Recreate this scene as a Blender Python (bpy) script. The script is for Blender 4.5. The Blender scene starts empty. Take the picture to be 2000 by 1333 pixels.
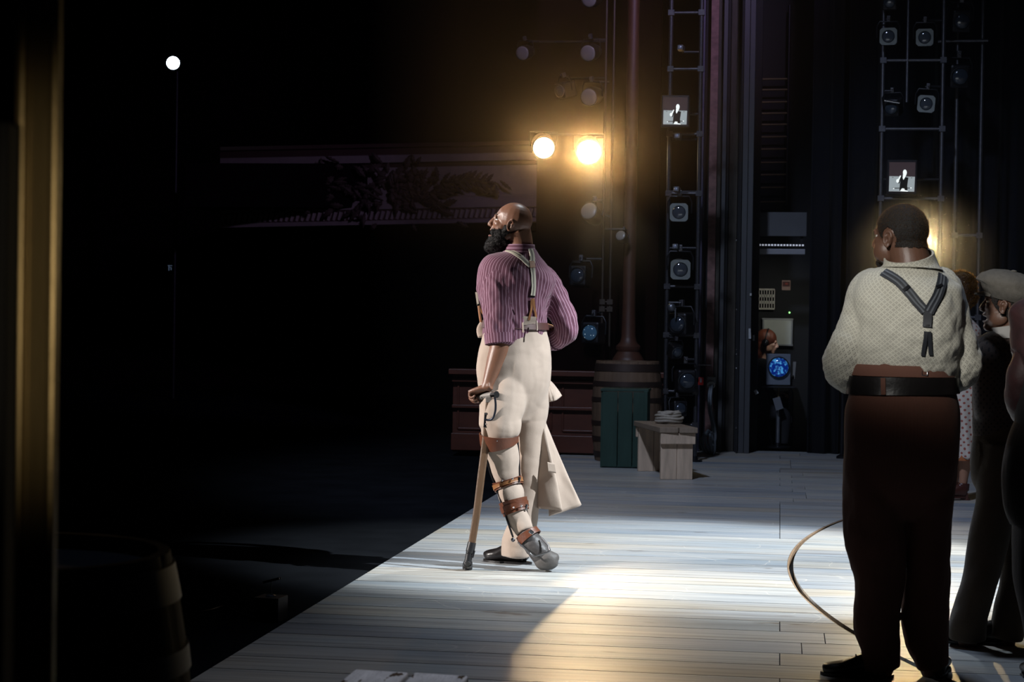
import bpy, bmesh, math, random
import numpy as np
from mathutils import Vector, Matrix, noise
from mathutils.bvhtree import BVHTree
random.seed(7)
C = bpy.context.scene.collection
V = Vector
# ---------------------------------------------------------------- camera
FPX, CAM_H = 3600.0, 1.28
YAW, PITCH, ROLL = 0.1442, -0.0129, 0.0147
_fw = V((-math.sin(YAW)*math.cos(PITCH), math.cos(YAW)*math.cos(PITCH), math.sin(PITCH)))
_r = _fw.cross(V((0, 0, 1))).normalized(); _u = _r.cross(_fw)
_r2 = _r*math.cos(ROLL)+_u*math.sin(ROLL); _u2 = _u*math.cos(ROLL)-_r*math.sin(ROLL)
CAM = V((0, 0, CAM_H))
cd = bpy.data.cameras.new('camera'); cam = bpy.data.objects.new('camera', cd); C.objects.link(cam)
M3 = Matrix((_r2, _u2, -_fw)).transposed()
cam.matrix_world = Matrix.Translation(CAM) @ M3.to_4x4()
cd.sensor_width = 36.0; cd.lens = FPX/2000*36.0; cd.clip_end = 200; cd.clip_start = .05
cd.dof.use_dof = True; cd.dof.focus_distance = 9.3; cd.dof.aperture_fstop = 8.0
sc = bpy.context.scene; sc.camera = cam
def ray(px, py): return _fw+_r2*((px-1000)/FPX)+_u2*((666.5-py)/FPX)
def P(px, py, y):
    d = ray(px, py); return CAM+d*(y/d.y)
def F(px, py, z=0.0):
    d = ray(px, py); return CAM+d*((z-CAM_H)/d.z)
# ---------------------------------------------------------------- render look, world, lights
sc.view_settings.view_transform = 'Standard'; sc.view_settings.look = 'None'
sc.view_settings.gamma = 1; sc.view_settings.exposure = 0.0; sc.view_settings.use_curve_mapping = False
sc.render.engine = 'CYCLES'; sc.cycles.use_denoising = True
sc.cycles.max_bounces = 5; sc.cycles.diffuse_bounces = 2; sc.cycles.glossy_bounces = 2; sc.cycles.volume_bounces = 0
sc.cycles.transmission_bounces = 3; sc.cycles.caustics_reflective = False; sc.cycles.caustics_refractive = False
w = bpy.data.worlds.new('house_dark'); sc.world = w; w.use_nodes = True
w.node_tree.nodes['Background'].inputs[0].default_value = (0.30, 0.33, 0.5, 1)
w.node_tree.nodes['Background'].inputs[1].default_value = 0.0012
def spot(name, loc, target, energy, color, deg, blend=.3, radius=.06):
    l = bpy.data.lights.new(name, 'SPOT'); l.energy = energy; l.color = color; l.spot_size = math.radians(deg); l.spot_blend = blend
    l.shadow_soft_size = radius
    o = bpy.data.objects.new(name, l); C.objects.link(o); o.location = loc
    o.rotation_euler = (V(target)-V(loc)).to_track_quat('-Z', 'Y').to_euler(); return o
# white front-of-house key on the singer, from the audience side and a little downstage of him
spot('key_front_of_house', (-11.0, 6.0, 4.2), (-1.25, 9.4, 1.0), 8200, (1.0, .93, .88), 14.5, .35, .07)
# followspot on the balcony rail, grazing his face
spot('followspot_balcony', (-13.0, 19.0, 6.5), (-1.3, 9.4, 1.35), 2600, (.85, .92, 1.0), 6, .4, .06)
# low side light from the stage left wing
spot('side_light_wing', (5.6, 7.5, 7.0), (-.25, 9.75, 0.0), 8200, (.88, .95, 1.0), 24, .45, .05)
# top light that whitens the deck around him
spot('top_light', (0.6, 12.0, 9.5), (0.0, 9.6, 0.0), 1500, (.88, .95, 1.0), 30, .45, .10)
# cool dim wash upstage
spot('cool_wash', (-2.5, 7.0, 9.0), (-0.2, 15.2, 0.2), 1950, (.62, .73, 1.0), 46, .6, .3)
# soft light on the backs of the men in the right foreground
spot('front_fill_boom', (-2.6, -1.0, 4.4), (0.62, 6.9, 1.62), 2300, (1.0, .98, .93), 10.0, .7, .12)
# low warm-white wash over the near deck
spot('near_wash', (0.4, 8.4, 8.5), (0.4, 6.7, 0), 520, (.66, .78, 1.0), 40, .8, .3)
spot('bench_fill', (0.2, 5.0, 4.8), (-.92, 4.6, .4), 160, (.9, .92, 1.0), 17, .7, .15)  # extra spot added to whiten the near bench
spot('barrel_lid_fill', (-1.0, 3.9, 5.5), (-1.0, 3.5, .8), 14, (.6, .72, 1.0), 34, .9, .2)  # added blue spot that lifts the near barrel lid
spot('booth_fill', P(1556, 545, 18.35), P(1505, 640, 19.6), 14, (.95, .95, .85), 75, .8, .05)  # added spot with no fitting of its own, brightens technician and whiteboard
# small purple work light touching the balcony front
spot('house_purple', (1.0, 12.0, 7.0), P(880, 385, 24.2), 1000, (.66, .52, 1.0), 40, .9, .3)
# ---------------------------------------------------------------- shader helpers
MATS = {}
def mat(name, col, rough=.6, metal=0, var=.25, vscale=6, bump=0, bscale=60, spec=.5, stretch=(1, 1, 1), emit=None, est=0, sheen=0, sss=0, trans=0):
    if name in MATS: return MATS[name]
    m = bpy.data.materials.new(name); m.use_nodes = True; nt = m.node_tree; b = nt.nodes['Principled BSDF']
    b.inputs['Roughness'].default_value = rough; b.inputs['Metallic'].default_value = metal
    b.inputs['Specular IOR Level'].default_value = spec
    tc = nt.nodes.new('ShaderNodeTexCoord'); mp = nt.nodes.new('ShaderNodeMapping'); mp.inputs['Scale'].default_value = stretch
    nt.links.new(tc.outputs['Object'], mp.inputs[0])
    n = nt.nodes.new('ShaderNodeTexNoise'); n.inputs['Scale'].default_value = vscale; n.inputs['Detail'].default_value = 5
    nt.links.new(mp.outputs[0], n.inputs['Vector'])
    cr = nt.nodes.new('ShaderNodeMix'); cr.data_type = 'RGBA'
    cr.inputs[6].default_value = (*[c*(1-var) for c in col], 1); cr.inputs[7].default_value = (*[min(1, c*(1+var)) for c in col], 1)
    nt.links.new(n.outputs['Fac'], cr.inputs[0]); nt.links.new(cr.outputs[2], b.inputs['Base Color'])
    if sheen: b.inputs['Sheen Weight'].default_value = sheen; b.inputs['Sheen Roughness'].default_value = .4
    if sss:
        b.inputs['Subsurface Weight'].default_value = sss; b.inputs['Subsurface Scale'].default_value = .01
    if trans: b.inputs['Transmission Weight'].default_value = trans
    if emit: b.inputs['Emission Color'].default_value = (*emit, 1); b.inputs['Emission Strength'].default_value = est
    if bump:
        n2 = nt.nodes.new('ShaderNodeTexNoise'); n2.inputs['Scale'].default_value = bscale; n2.inputs['Detail'].default_value = 3
        nt.links.new(mp.outputs[0], n2.inputs['Vector'])
        bp = nt.nodes.new('ShaderNodeBump'); bp.inputs['Strength'].default_value = bump; bp.inputs['Distance'].default_value = .004
        nt.links.new(n2.outputs['Fac'], bp.inputs['Height']); nt.links.new(bp.outputs[0], b.inputs['Normal'])
    MATS[name] = m; return m
def nodes_of(m): return m.node_tree, m.node_tree.nodes['Principled BSDF']
def math_node(nt, op, a, b=None, c=None):
    n = nt.nodes.new('ShaderNodeMath'); n.operation = op
    for i, x in enumerate((a, b, c)):
        if x is None: continue
        if isinstance(x, (int, float)): n.inputs[i].default_value = x
        else: nt.links.new(x, n.inputs[i])
    return n.outputs[0]
def pattern_mat(name, base, ink, kind, rough=.8, freq=1.0, var=.12, sheen=.2, bump=.25):
    """cloth with a woven or printed pattern that follows the garment (attribute pat = metres round, metres along)"""
    m = mat(name, base, rough, 0, var, 9, bump, 320, .25, sheen=sheen); nt, b = nodes_of(m)
    at = nt.nodes.new('ShaderNodeAttribute'); at.attribute_name = 'pat'
    sp = nt.nodes.new('ShaderNodeSeparateXYZ'); nt.links.new(at.outputs['Vector'], sp.inputs[0])
    u, v = sp.outputs[0], sp.outputs[1]
    if kind == 'stripe':
        t = math_node(nt, 'FRACT', math_node(nt, 'MULTIPLY', u, freq)); f = math_node(nt, 'LESS_THAN', t, .30)
        t2 = math_node(nt, 'ABSOLUTE', math_node(nt, 'SUBTRACT', t, .64)); g = math_node(nt, 'MULTIPLY', math_node(nt, 'LESS_THAN', t2, .05), .4)
        f = math_node(nt, 'MAXIMUM', f, g)
    elif kind == 'foulard':
        a = math_node(nt, 'MULTIPLY', math_node(nt, 'ADD', u, v), freq); c = math_node(nt, 'MULTIPLY', math_node(nt, 'SUBTRACT', u, v), freq)
        def cell(x):
            x = math_node(nt, 'FRACT', x); x = math_node(nt, 'ABSOLUTE', math_node(nt, 'SUBTRACT', x, .5))
            return math_node(nt, 'ABSOLUTE', math_node(nt, 'SUBTRACT', x, .17))
        f = math_node(nt, 'MULTIPLY', math_node(nt, 'LESS_THAN', cell(a), .085), math_node(nt, 'LESS_THAN', cell(c), .085))
    elif kind == 'dots':
        a = math_node(nt, 'MULTIPLY', math_node(nt, 'ADD', u, v), freq); c = math_node(nt, 'MULTIPLY', math_node(nt, 'SUBTRACT', u, v), freq)
        def sq(x): 
            x = math_node(nt, 'SUBTRACT', math_node(nt, 'FRACT', x), .5); return math_node(nt, 'MULTIPLY', x, x)
        f = math_node(nt, 'LESS_THAN', math_node(nt, 'ADD', sq(a), sq(c)), .055)
    old = b.inputs['Base Color'].links[0].from_socket
    mx = nt.nodes.new('ShaderNodeMix'); mx.data_type = 'RGBA'; mx.inputs[7].default_value = (*ink, 1)
    nt.links.new(old, mx.inputs[6]); nt.links.new(f, mx.inputs[0]); nt.links.new(mx.outputs[2], b.inputs['Base Color'])
    return m
# ---------------------------------------------------------------- object helpers
def thing(name, label, cat, loc=(0, 0, 0), group=None, rot=(0, 0, 0)):
    o = bpy.data.objects.new(name, None); C.objects.link(o); o.location = loc; o.rotation_euler = rot
    o.empty_display_size = .1
    o['label'] = label; o['category'] = cat
    if group: o['group'] = group
    return o
def tag(o, label, cat, group=None):
    o['label'] = label; o['category'] = cat
    if group: o['group'] = group
    return o
def rootloc(o):
    while o.parent: o = o.parent
    return V(o.location)
def make(name, verts, faces, m, parent=None, smooth=True, world=True, pat=None, bevel=0, angle=40):
    off = rootloc(parent) if (parent is not None and world) else V((0, 0, 0))
    me = bpy.data.meshes.new(name); me.from_pydata([tuple(V(v)-off) for v in verts], [], faces); me.update()
    if pat is not None:
        a = me.attributes.new('pat', 'FLOAT_VECTOR', 'POINT'); a.data.foreach_set('vector', np.asarray(pat, dtype=np.float32).ravel())
    o = bpy.data.objects.new(name, me); C.objects.link(o); me.materials.append(m)
    if smooth:
        me.polygons.foreach_set('use_smooth', [True]*len(me.polygons))
        if smooth != 'all': me.set_sharp_from_angle(angle=math.radians(angle))
    if parent is not None: o.parent = parent
    if bevel:
        md = o.modifiers.new('bevel', 'BEVEL'); md.width = bevel; md.segments = 2; md.limit_method = 'ANGLE'; md.harden_normals = False
    return o
def backlit(name, col):
    m = bpy.data.materials.new(name); m.use_nodes = True; nt = m.node_tree; b = nt.nodes['Principled BSDF']; b.inputs['Base Color'].default_value = (*[x*.25 for x in col], 1); b.inputs['Roughness'].default_value = .4
    t = nt.nodes.new('ShaderNodeBsdfTranslucent'); t.inputs[0].default_value = (*col, 1); x = nt.nodes.new('ShaderNodeMixShader'); x.inputs[0].default_value = .55
    nt.links.new(b.outputs[0], x.inputs[1]); nt.links.new(t.outputs[0], x.inputs[2]); nt.links.new(x.outputs[0], nt.nodes['Material Output'].inputs['Surface']); return m
class G:
    """collects shapes for ONE mesh"""
    def __init__(s): s.v = []; s.f = []
    def add(s, vs, fs):
        b = len(s.v); s.v += [V(p) for p in vs]; s.f += [tuple(i+b for i in q) for q in fs]; return s
    def box(s, c, size, R=None):
        c = V(c); vs = []
        for x in (-.5, .5):
            for y in (-.5, .5):
                for z in (-.5, .5):
                    p = V((x*size[0], y*size[1], z*size[2])); p = R @ p if R is not None else p; vs.append(c+p)
        return s.add(vs, [(0, 1, 3, 2), (4, 6, 7, 5), (0, 4, 5, 1), (2, 3, 7, 6), (0, 2, 6, 4), (1, 5, 7, 3)])
    def tube(s, pts, r, n=10, cap=True):
        pts = [V(p) for p in pts]; rs = r if isinstance(r, (list, tuple)) else [r]*len(pts)
        vs = []; fs = []; up = None
        for i, p in enumerate(pts):
            t = (pts[min(i+1, len(pts)-1)]-pts[max(i-1, 0)]).normalized()
            if up is None: up = V((0, 0, 1)) if abs(t.z) < .9 else V((1, 0, 0))
            a = (up-t*up.dot(t)).normalized(); up = a; b = t.cross(a)
            for k in range(n):
                th = 2*math.pi*k/n; vs.append(p+(a*math.cos(th)+b*math.sin(th))*rs[i])
        for i in range(len(pts)-1):
            for k in range(n):
                k2 = (k+1) % n; fs.append((i*n+k, i*n+k2, (i+1)*n+k2, (i+1)*n+k))
        if cap: fs.append(tuple(range(n))[::-1]); fs.append(tuple(range((len(pts)-1)*n, len(pts)*n)))
        return s.add(vs, fs)
    def lathe(s, c, prof, n=32, axis='Z', R=None, cap=True):
        c = V(c); vs = []; fs = []
        for (r, h) in prof:
            for k in range(n):
                th = 2*math.pi*k/n; x, y = r*math.cos(th), r*math.sin(th)
                p = V((x, y, h)) if axis == 'Z' else (V((x, h, y)) if axis == 'Y' else V((h, x, y)))
                if R is not None: p = R @ p
                vs.append(c+p)
        for i in range(len(prof)-1):
            for k in range(n):
                k2 = (k+1) % n; fs.append((i*n+k, i*n+k2, (i+1)*n+k2, (i+1)*n+k))
        if cap: fs.append(tuple(range(n))[::-1]); fs.append(tuple(range((len(prof)-1)*n, len(prof)*n)))
        return s.add(vs, fs)
    def ell(s, c, r, A=None, n=16, mrows=10):
        c = V(c); vs = []; fs = []
        for i in range(mrows+1):
            ph = math.pi*i/mrows
            for k in range(n):
                th = 2*math.pi*k/n
                p = V((r[0]*math.sin(ph)*math.cos(th), r[1]*math.sin(ph)*math.sin(th), r[2]*math.cos(ph)))
                vs.append(c+(A @ p if A is not None else p))
        for i in range(mrows):
            for k in range(n):
                k2 = (k+1) % n
                q = (i*n+k, (i+1)*n+k, (i+1)*n+k2, i*n+k2); fs.append(q)
        return s.add(vs, fs)
    def build(s, name, m, parent=None, smooth=True, world=True, bevel=0, angle=40):
        return make(name, s.v, s.f, m, parent, smooth, world, None, bevel, angle)
def children(o): return list(o.children)
def copy_tree(o, parent=None):
    c = o.copy(); C.objects.link(c)
    if parent is not None: c.parent = parent
    for ch in children(o): copy_tree(ch, c)
    return c
# ---------------------------------------------------------------- lofts and cloth
def cr(p0, p1, p2, p3, t):
    return (p1*2+(p2-p0)*t+(p0*2-p1*5+p2*4-p3)*t*t+(p1*3-p0-p2*3+p3)*t*t*t)*.5
class Loft:
    """elliptic sections along a path; sec = (point, rx, ry); hint = the direction rx lies along"""
    def __init__(s, secs, hint=(1, 0, 0), n=28, sub=5, pw=2.0, fixed=None):
        s.s = secs; s.h = V(hint).normalized(); s.n = n; s.sub = sub; s.pw = pw; s.fixed = fixed
        s.len = [0]
        for i in range(1, len(secs)): s.len.append(s.len[-1]+(secs[i][0]-secs[i-1][0]).length)
        s.rm = sum(max(q[1], q[2]) for q in secs)/len(secs)
    def at(s, t):
        k = len(s.s)-1; t = min(max(t, 0), k); i = min(int(t), k-1); f = t-i
        g = lambda j: s.s[min(max(j, 0), k)]
        c = cr(g(i-1)[0], g(i)[0], g(i+1)[0], g(i+2)[0], f)
        r = [max(.001, cr(g(i-1)[j], g(i)[j], g(i+1)[j], g(i+2)[j], f)) for j in (1, 2)]
        return c, r[0], r[1], s.len[i]+(s.len[i+1]-s.len[i])*f
    def ring(s, t, add=0.0, mul=1.0):
        c, a, b, L = s.at(t); k = len(s.s)-1
        if s.fixed is not None: T = V(s.fixed)
        else: T = (s.at(min(t+.05, k))[0]-s.at(max(t-.05, 0))[0]).normalized()
        A = (s.h-T*s.h.dot(T)).normalized(); B = T.cross(A); out = []
        for j in range(s.n+1):
            th = 2*math.pi*j/s.n; x, y = math.cos(th), math.sin(th)
            if s.pw != 2.0:
                q = (abs(x)**s.pw+abs(y)**s.pw)**(-1/s.pw); x *= q; y *= q
            out.append(c+A*x*(a*mul+add)+B*y*(b*mul+add))
        return out, L
    def grid(s, t0=None, t1=None, steps=None, add=0.0, mul=1.0):
        k = len(s.s)-1; t0 = 0 if t0 is None else t0; t1 = k if t1 is None else t1; steps = steps or max(2, int((t1-t0)*s.sub))
        return [s.ring(t0+(t1-t0)*i/steps, add, mul) for i in range(steps+1)]
def closed_from_grid(g, n):
    vs = [p for r, _ in g for p in r[:n]]; fs = []
    for i in range(len(g)-1):
        for k in range(n):
            k2 = (k+1) % n; fs.append((i*n+k, i*n+k2, (i+1)*n+k2, (i+1)*n+k))
    fs.append(tuple(range(n))[::-1]); b = (len(g)-1)*n; fs.append(tuple(range(b, b+n)))
    return vs, fs
def evaluate(o):
    dg = bpy.context.evaluated_depsgraph_get(); dg.update()
    return bpy.data.meshes.new_from_object(o.evaluated_get(dg))
def skin_mesh(shapes, voxel, iters=3, fac=.5):
    """fuse overlapping closed shapes into one continuous surface; shapes = list of (verts, faces)"""
    vs = []; fs = []
    for a, b in shapes:
        k = len(vs); vs += [tuple(p) for p in a]; fs += [tuple(i+k for i in q) for q in b]
    me = bpy.data.meshes.new('tmp'); me.from_pydata(vs, [], fs)
    bm = bmesh.new(); bm.from_mesh(me); bmesh.ops.triangulate(bm, faces=bm.faces[:]); bm.to_mesh(me); bm.free()
    o = bpy.data.objects.new('tmp', me); C.objects.link(o)
    r = o.modifiers.new('r', 'REMESH'); r.mode = 'VOXEL'; r.voxel_size = voxel; r.adaptivity = 0
    sm = o.modifiers.new('s', 'SMOOTH'); sm.iterations = iters; sm.factor = fac
    out = evaluate(o); bpy.data.objects.remove(o); bpy.data.meshes.remove(me)
    n = len(out.vertices); co = np.zeros(n*3); out.vertices.foreach_get('co', co); co = co.reshape(n, 3)
    no = np.zeros(n*3); out.vertices.foreach_get('normal', no); no = no.reshape(n, 3)
    faces = [tuple(p.vertices) for p in out.polygons]; bpy.data.meshes.remove(out)
    return co, no, faces
def garment(name, lofts, m, parent, voxel=.006, iters=2, disp=None, extra=(), grow=0.0, pat=True, smooth='all', fac=.5):
    """one cloth surface from several lofts, with pattern coordinates that follow each loft"""
    shapes = []; tv = []; tf = []; tuv = []
    for li, L in enumerate(lofts):
        g = L.grid(add=grow); shapes.append(closed_from_grid(g, L.n)); per = 2*math.pi*L.rm
        for i, (r, ln) in enumerate(g):
            for j, p in enumerate(r): tv.append(p); tuv.append((per*j/L.n, ln+li*3.7, li))
        w_ = L.n+1; base = len(tv)-w_*len(g)
        for i in range(len(g)-1):
            for j in range(L.n):
                a = base+i*w_+j; tf.append((a, a+1, a+w_+1)); tf.append((a, a+w_+1, a+w_))
    co, no, faces = skin_mesh(shapes+list(extra), voxel, iters, fac)
    pats = None
    if pat:
        bv = BVHTree.FromPolygons([tuple(p) for p in tv], tf); pats = np.zeros((len(co), 3)); U = np.array(tuv)
        from mathutils.geometry import barycentric_transform
        for i in range(len(co)):
            q, nn, fi, d = bv.find_nearest(V(co[i]))
            a, b_, c_ = tf[fi]
            r = barycentric_transform(q, tv[a], tv[b_], tv[c_], V(tuv[a]), V(tuv[b_]), V(tuv[c_])); pats[i] = r
    if disp is not None:
        for i in range(len(co)):
            co[i] += no[i]*disp(V(co[i]), V(pats[i]) if pats is not None else None)
    o = make(name, [tuple(p) for p in co], faces, m, parent, smooth, True, pats)
    return o, BVHTree.FromPolygons([tuple(p) for p in co], faces)
def band(name, L, t0, t1, m, parent, add=.006, thick=.004, steps=5, tilt=None):
    """a belt, cuff or strap lying round a loft"""
    g1 = L.grid(t0, t1, steps, add+thick); g0 = L.grid(t0, t1, steps, add); n = L.n
    vs = []; 
    for r, _ in g1: vs += r[:n]
    for r, _ in g0: vs += r[:n]
    R = len(g1); fs = []
    for i in range(R-1):
        for k in range(n):
            k2 = (k+1) % n
            fs.append((i*n+k, i*n+k2, (i+1)*n+k2, (i+1)*n+k)); b = R*n
            fs.append((b+i*n+k, b+(i+1)*n+k, b+(i+1)*n+k2, b+i*n+k2))
    for i in (0, R-1):
        for k in range(n):
            k2 = (k+1) % n; q = (i*n+k, i*n+k2, R*n+i*n+k2, R*n+i*n+k); fs.append(q if i else q[::-1])
    return make(name, vs, fs, m, parent)
def ribbon(name, bv, pts, width, m, parent, off=.004, thick=.003, step=6, fallback=None):
    """a strap laid on a surface along a line seen from the stage wing"""
    P_ = []
    for i in range(len(pts)-1):
        a, b = V(pts[i]), V(pts[i+1]); k = max(1, int((b-a).length/step))
        for j in range(k+(1 if i == len(pts)-2 else 0)): P_.append(a.lerp(b, j/k))
    hits = []
    for p in P_:
        d = ray(p.x, p.y).normalized(); h, nn, fi, dist = bv.ray_cast(CAM, d)
        if h is not None: hits.append((h, nn if nn.dot(d) < 0 else -nn))
    if len(hits) < 2: return None
    for _ in range(2): 
        hits = [(hits[max(i-1, 0)][0]*.25+hits[i][0]*.5+hits[min(i+1, len(hits)-1)][0]*.25, (hits[max(i-1, 0)][1]+hits[i][1]*2+hits[min(i+1, len(hits)-1)][1]).normalized()) for i in range(len(hits))]
    vs = []; fs = []
    for i, (h, nn) in enumerate(hits):
        t = (hits[min(i+1, len(hits)-1)][0]-hits[max(i-1, 0)][0]).normalized(); s_ = nn.cross(t).normalized()*width/2
        o = h+nn*off; vs += [o-s_, o+s_, o+s_+nn*thick, o-s_+nn*thick]
    for i in range(len(hits)-1):
        a = i*4
        for k in range(4): k2 = (k+1) % 4; fs.append((a+k, a+k2, a+4+k2, a+4+k))
    fs.append((0, 3, 2, 1)); a = (len(hits)-1)*4; fs.append((a, a+1, a+2, a+3))
    return make(name, vs, fs, m, parent)
def fbm(x, y, z, o=3): return noise.fractal(V((x, y, z)), 1.0, 2.0, o)
# ---------------------------------------------------------------- heads and hands
def head_shapes(Cn, Fd, pitch=0, s=1.0, mouth=0.0, fat=1.0, long_neck=None):
    Fd = V(Fd); Fd.z = 0; Fd.normalize(); L_ = V((-Fd.y, Fd.x, 0)); U = V((0, 0, 1))
    cp, sp = math.cos(pitch), math.sin(pitch); f2 = Fd*cp+U*sp; u2 = U*cp-Fd*sp
    A = Matrix((f2, L_, u2)).transposed(); Cn = V(Cn)
    T = lambda p: Cn+A @ (V(p)*s)
    g = G(); out = []
    def e(c, r, R=None):
        q = G(); q.ell(T(c), [x*s for x in r], A if R is None else A @ R, 20, 14); out.append((q.v, q.f))
    e((-.012, 0, .035), (.098, .077*fat, .090)); e((.035, 0, .045), (.050, .062, .055)); e((.040, 0, -.02), (.054, .059*fat, .062))
    e((.060, 0, .036), (.030, .050, .036)); e((.072, 0, .020), (.018, .034, .020))
    for k in (-1, 1):
        e((.060, .034*k, -.012), (.026, .023*fat, .022)); e((.086, .022*k, .030), (.011, .024, .008), Matrix.Rotation(-.12*k, 3, 'X'))
        e((.0825, .031*k, .0165), (.008, .016, .0045)); e((.081, .031*k, .001), (.008, .015, .004))
        e((.1035, .0135*k, -.029), (.011, .0085, .0080))
        e((.02, .042*k, -.055), (.045, .018*fat, .035))
    e((.030, 0, -.065-mouth*.5), (.056, .050*fat, .036)); e((.074, 0, -.090-mouth), (.022, .028, .019))
    e((.082, 0, -.047), (.019, .031, .016)); e((.074, 0, -.072-mouth*.6), (.020, .030, .018))
    e((.098, 0, -.0515), (.009, .022, .0055)); e((.094, 0, -.0655-mouth), (.0095, .020, .0065))
    q = G(); q.tube([T((.084, 0, .030)), T((.095, 0, .012)), T((.109, 0, -.012)), T((.113, 0, -.024))], [.013*s, .0115*s, .0125*s, .0135*s], 12); out.append((q.v, q.f))
    e((.113, 0, -.025), (.0125, .0135, .0115))
    for k in (-1, 1):   # ears: helix, antihelix, lobe, concha plate
        q = G(); pts = []
        for j in range(13):
            a = math.radians(-60+j*24); pts.append(T((-.014-.017*math.cos(a+1.2)*1.0, k*(.083+.006*math.sin(a*.5+.5)), -.004+.029*math.sin(a+1.2))))
        q.tube(pts, .0042*s, 8); out.append((q.v, q.f))
        q = G(); q.tube([T((-.004, k*.084, .006)), T((-.019, k*.087, .004)), T((-.021, k*.087, -.010)), T((-.012, k*.084, -.020))], .0036*s, 8); out.append((q.v, q.f))
        e((-.013, .078*k, -.004), (.015, .007, .026)); e((-.008, .081*k, -.030), (.007, .004, .008)); e((.001, .080*k, -.008), (.004, .006, .006))
    return out, T, A
def head_push(co, T, A, s, mouth, Cn):
    """sockets and mouth opening, pressed into the fused surface"""
    Ai = A.transposed(); loc = (co-np.array(Cn)) @ np.array(Ai).T/s
    def push(c, r, d):
        nonlocal loc
        q = (loc-np.array(c))/np.array(r); wgt = np.exp(-(q**2).sum(1)); loc = loc+wgt[:, None]*np.array(d)
    for k in (-1, 1):
        push((.090, .031*k, .009), (.012, .014, .007), (-.008, 0, 0)); push((.108, .007*k, -.036), (.006, .004, .004), (-.003, 0, .005))
        push((-.010, .090*k, -.006), (.006, .01, .010), (0, -.007*k, 0))
    push((.100, 0, -.059-mouth*.45), (.02, .019, .0028+mouth*.42), (-.006-mouth*1.6, 0, 0))
    return np.array(Cn)+(loc*s) @ np.array(A).T
def hand_shapes(W, D, N, curl=(50, 60, 40), s=1.0, side=1, thumb=(.5, .7, .3), spread=.0, thumb_curl=20):
    """palm and five separate fingers; D wrist to knuckles, N the way the palm faces"""
    W = V(W); D = V(D).normalized(); N = V(N); N = (N-D*N.dot(D)).normalized(); X = D.cross(N)*side; out = []
    def chain(pts, rs):
        L = Loft([(p, r, r*.92) for p, r in zip(pts, rs)], X, 12, 4); g = L.grid(); out.append(closed_from_grid(g, 12))
        for p, r in ((pts[0], rs[0]), (pts[-1], rs[-1])):
            q = G(); q.ell(p, (r, r, r), None, 12, 8); out.append((q.v, q.f))
    L = Loft([(W-D*.03*s, .027*s, .021*s), (W, .027*s, .020*s), (W+D*.03*s, .036*s, .017*s), (W+D*.065*s, .041*s, .0155*s), (W+D*.092*s, .040*s, .013*s)], X, 20, 4, 2.4)
    out.append(closed_from_grid(L.grid(), 20))
    q = G(); q.ell(W+D*.035*s+X*.024*s+N*.010*s, (.017*s, .017*s, .017*s)); out.append((q.v, q.f))
    for i, (o, ln, b) in enumerate(((.031, .074, .088), (.0105, .082, .093), (-.0105, .076, .090), (-.030, .060, .083))):
        p = W+D*b*s+X*o*s; pts = [p-D*.012*s, p]; ang = 0; rs = [.0095*s, .0098*s]
        for k, fr in enumerate((.44, .31, .25)):
            ang += math.radians(curl[k]*(1+.06*(i-1.5))); d = D*math.cos(ang)+N*math.sin(ang)+X*spread*(1.5-i)*.3
            d.normalize(); p = p+d*ln*fr*s
            pts.append(p); rs.append((.0088-.0008*k-(.0008 if i == 3 else 0))*s)
        chain(pts, rs)
    p = W+D*.022*s+X*.026*s+N*.006*s; d = (D*thumb[0]+X*thumb[1]+N*thumb[2]).normalized(); pts = [p, p+d*.038*s]
    ax = N; d2 = (d*math.cos(math.radians(thumb_curl))+(D*.6+N*.8-X*.5).normalized()*math.sin(math.radians(thumb_curl))).normalized()
    pts += [pts[-1]+d2*.028*s, pts[-1]+d2*.050*s]; chain(pts, [.0135*s, .0115*s, .0105*s, .0088*s])
    return out
def loft_shape(L): return closed_from_grid(L.grid(), L.n)
def shrunk(L, m=.86):
    return closed_from_grid(L.grid(mul=m), L.n)
def limb(pts, n=20, hint=(1, 0, 0)):
    return Loft([(p, r, r2) for p, r, r2 in pts], hint, n, 5)
def body(parent, shapes, m, heads=(), voxel=.0045):
    co, no, faces = skin_mesh(shapes, voxel, 2, .5)
    for (T, A, s, mouth, Cn) in heads: co = head_push(co, T, A, s, mouth, Cn)
    return make('body', [tuple(p) for p in co], faces, m, parent, 'all'), (co, no, faces)
def eyes(parent, T, A, s, white, dark):
    for k in (-1, 1):
        g = G(); g.ell(T((.0715, .031*k, .009)), (.0118*s,)*3, A, 16, 12); e = g.build('eye', white, parent)
        g = G(); g.ell(T((.0803, .031*k, .009)), (.0042*s, .0062*s, .0062*s), A, 12, 8); g.build('iris', dark, e)
def fuzz(co, no, count, length, width, rnd=.5, sel=None):
    idx = [i for i in range(len(co)) if sel is None or sel(co[i])]; g = G()
    for _ in range(count):
        i = random.choice(idx); p = V(co[i]); n_ = (V(no[i])+V((random.gauss(0, rnd), random.gauss(0, rnd), random.gauss(0, rnd)))).normalized()
        s_ = n_.cross(V((random.random(), random.random(), random.random()))).normalized()*width
        b = len(g.v); mid = p+n_*length*.6*random.uniform(.6, 1.2)+s_*random.uniform(-1, 1)
        g.v += [p-s_, p+s_, mid, ]; g.f.append((b, b+1, b+2))
    return g
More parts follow.
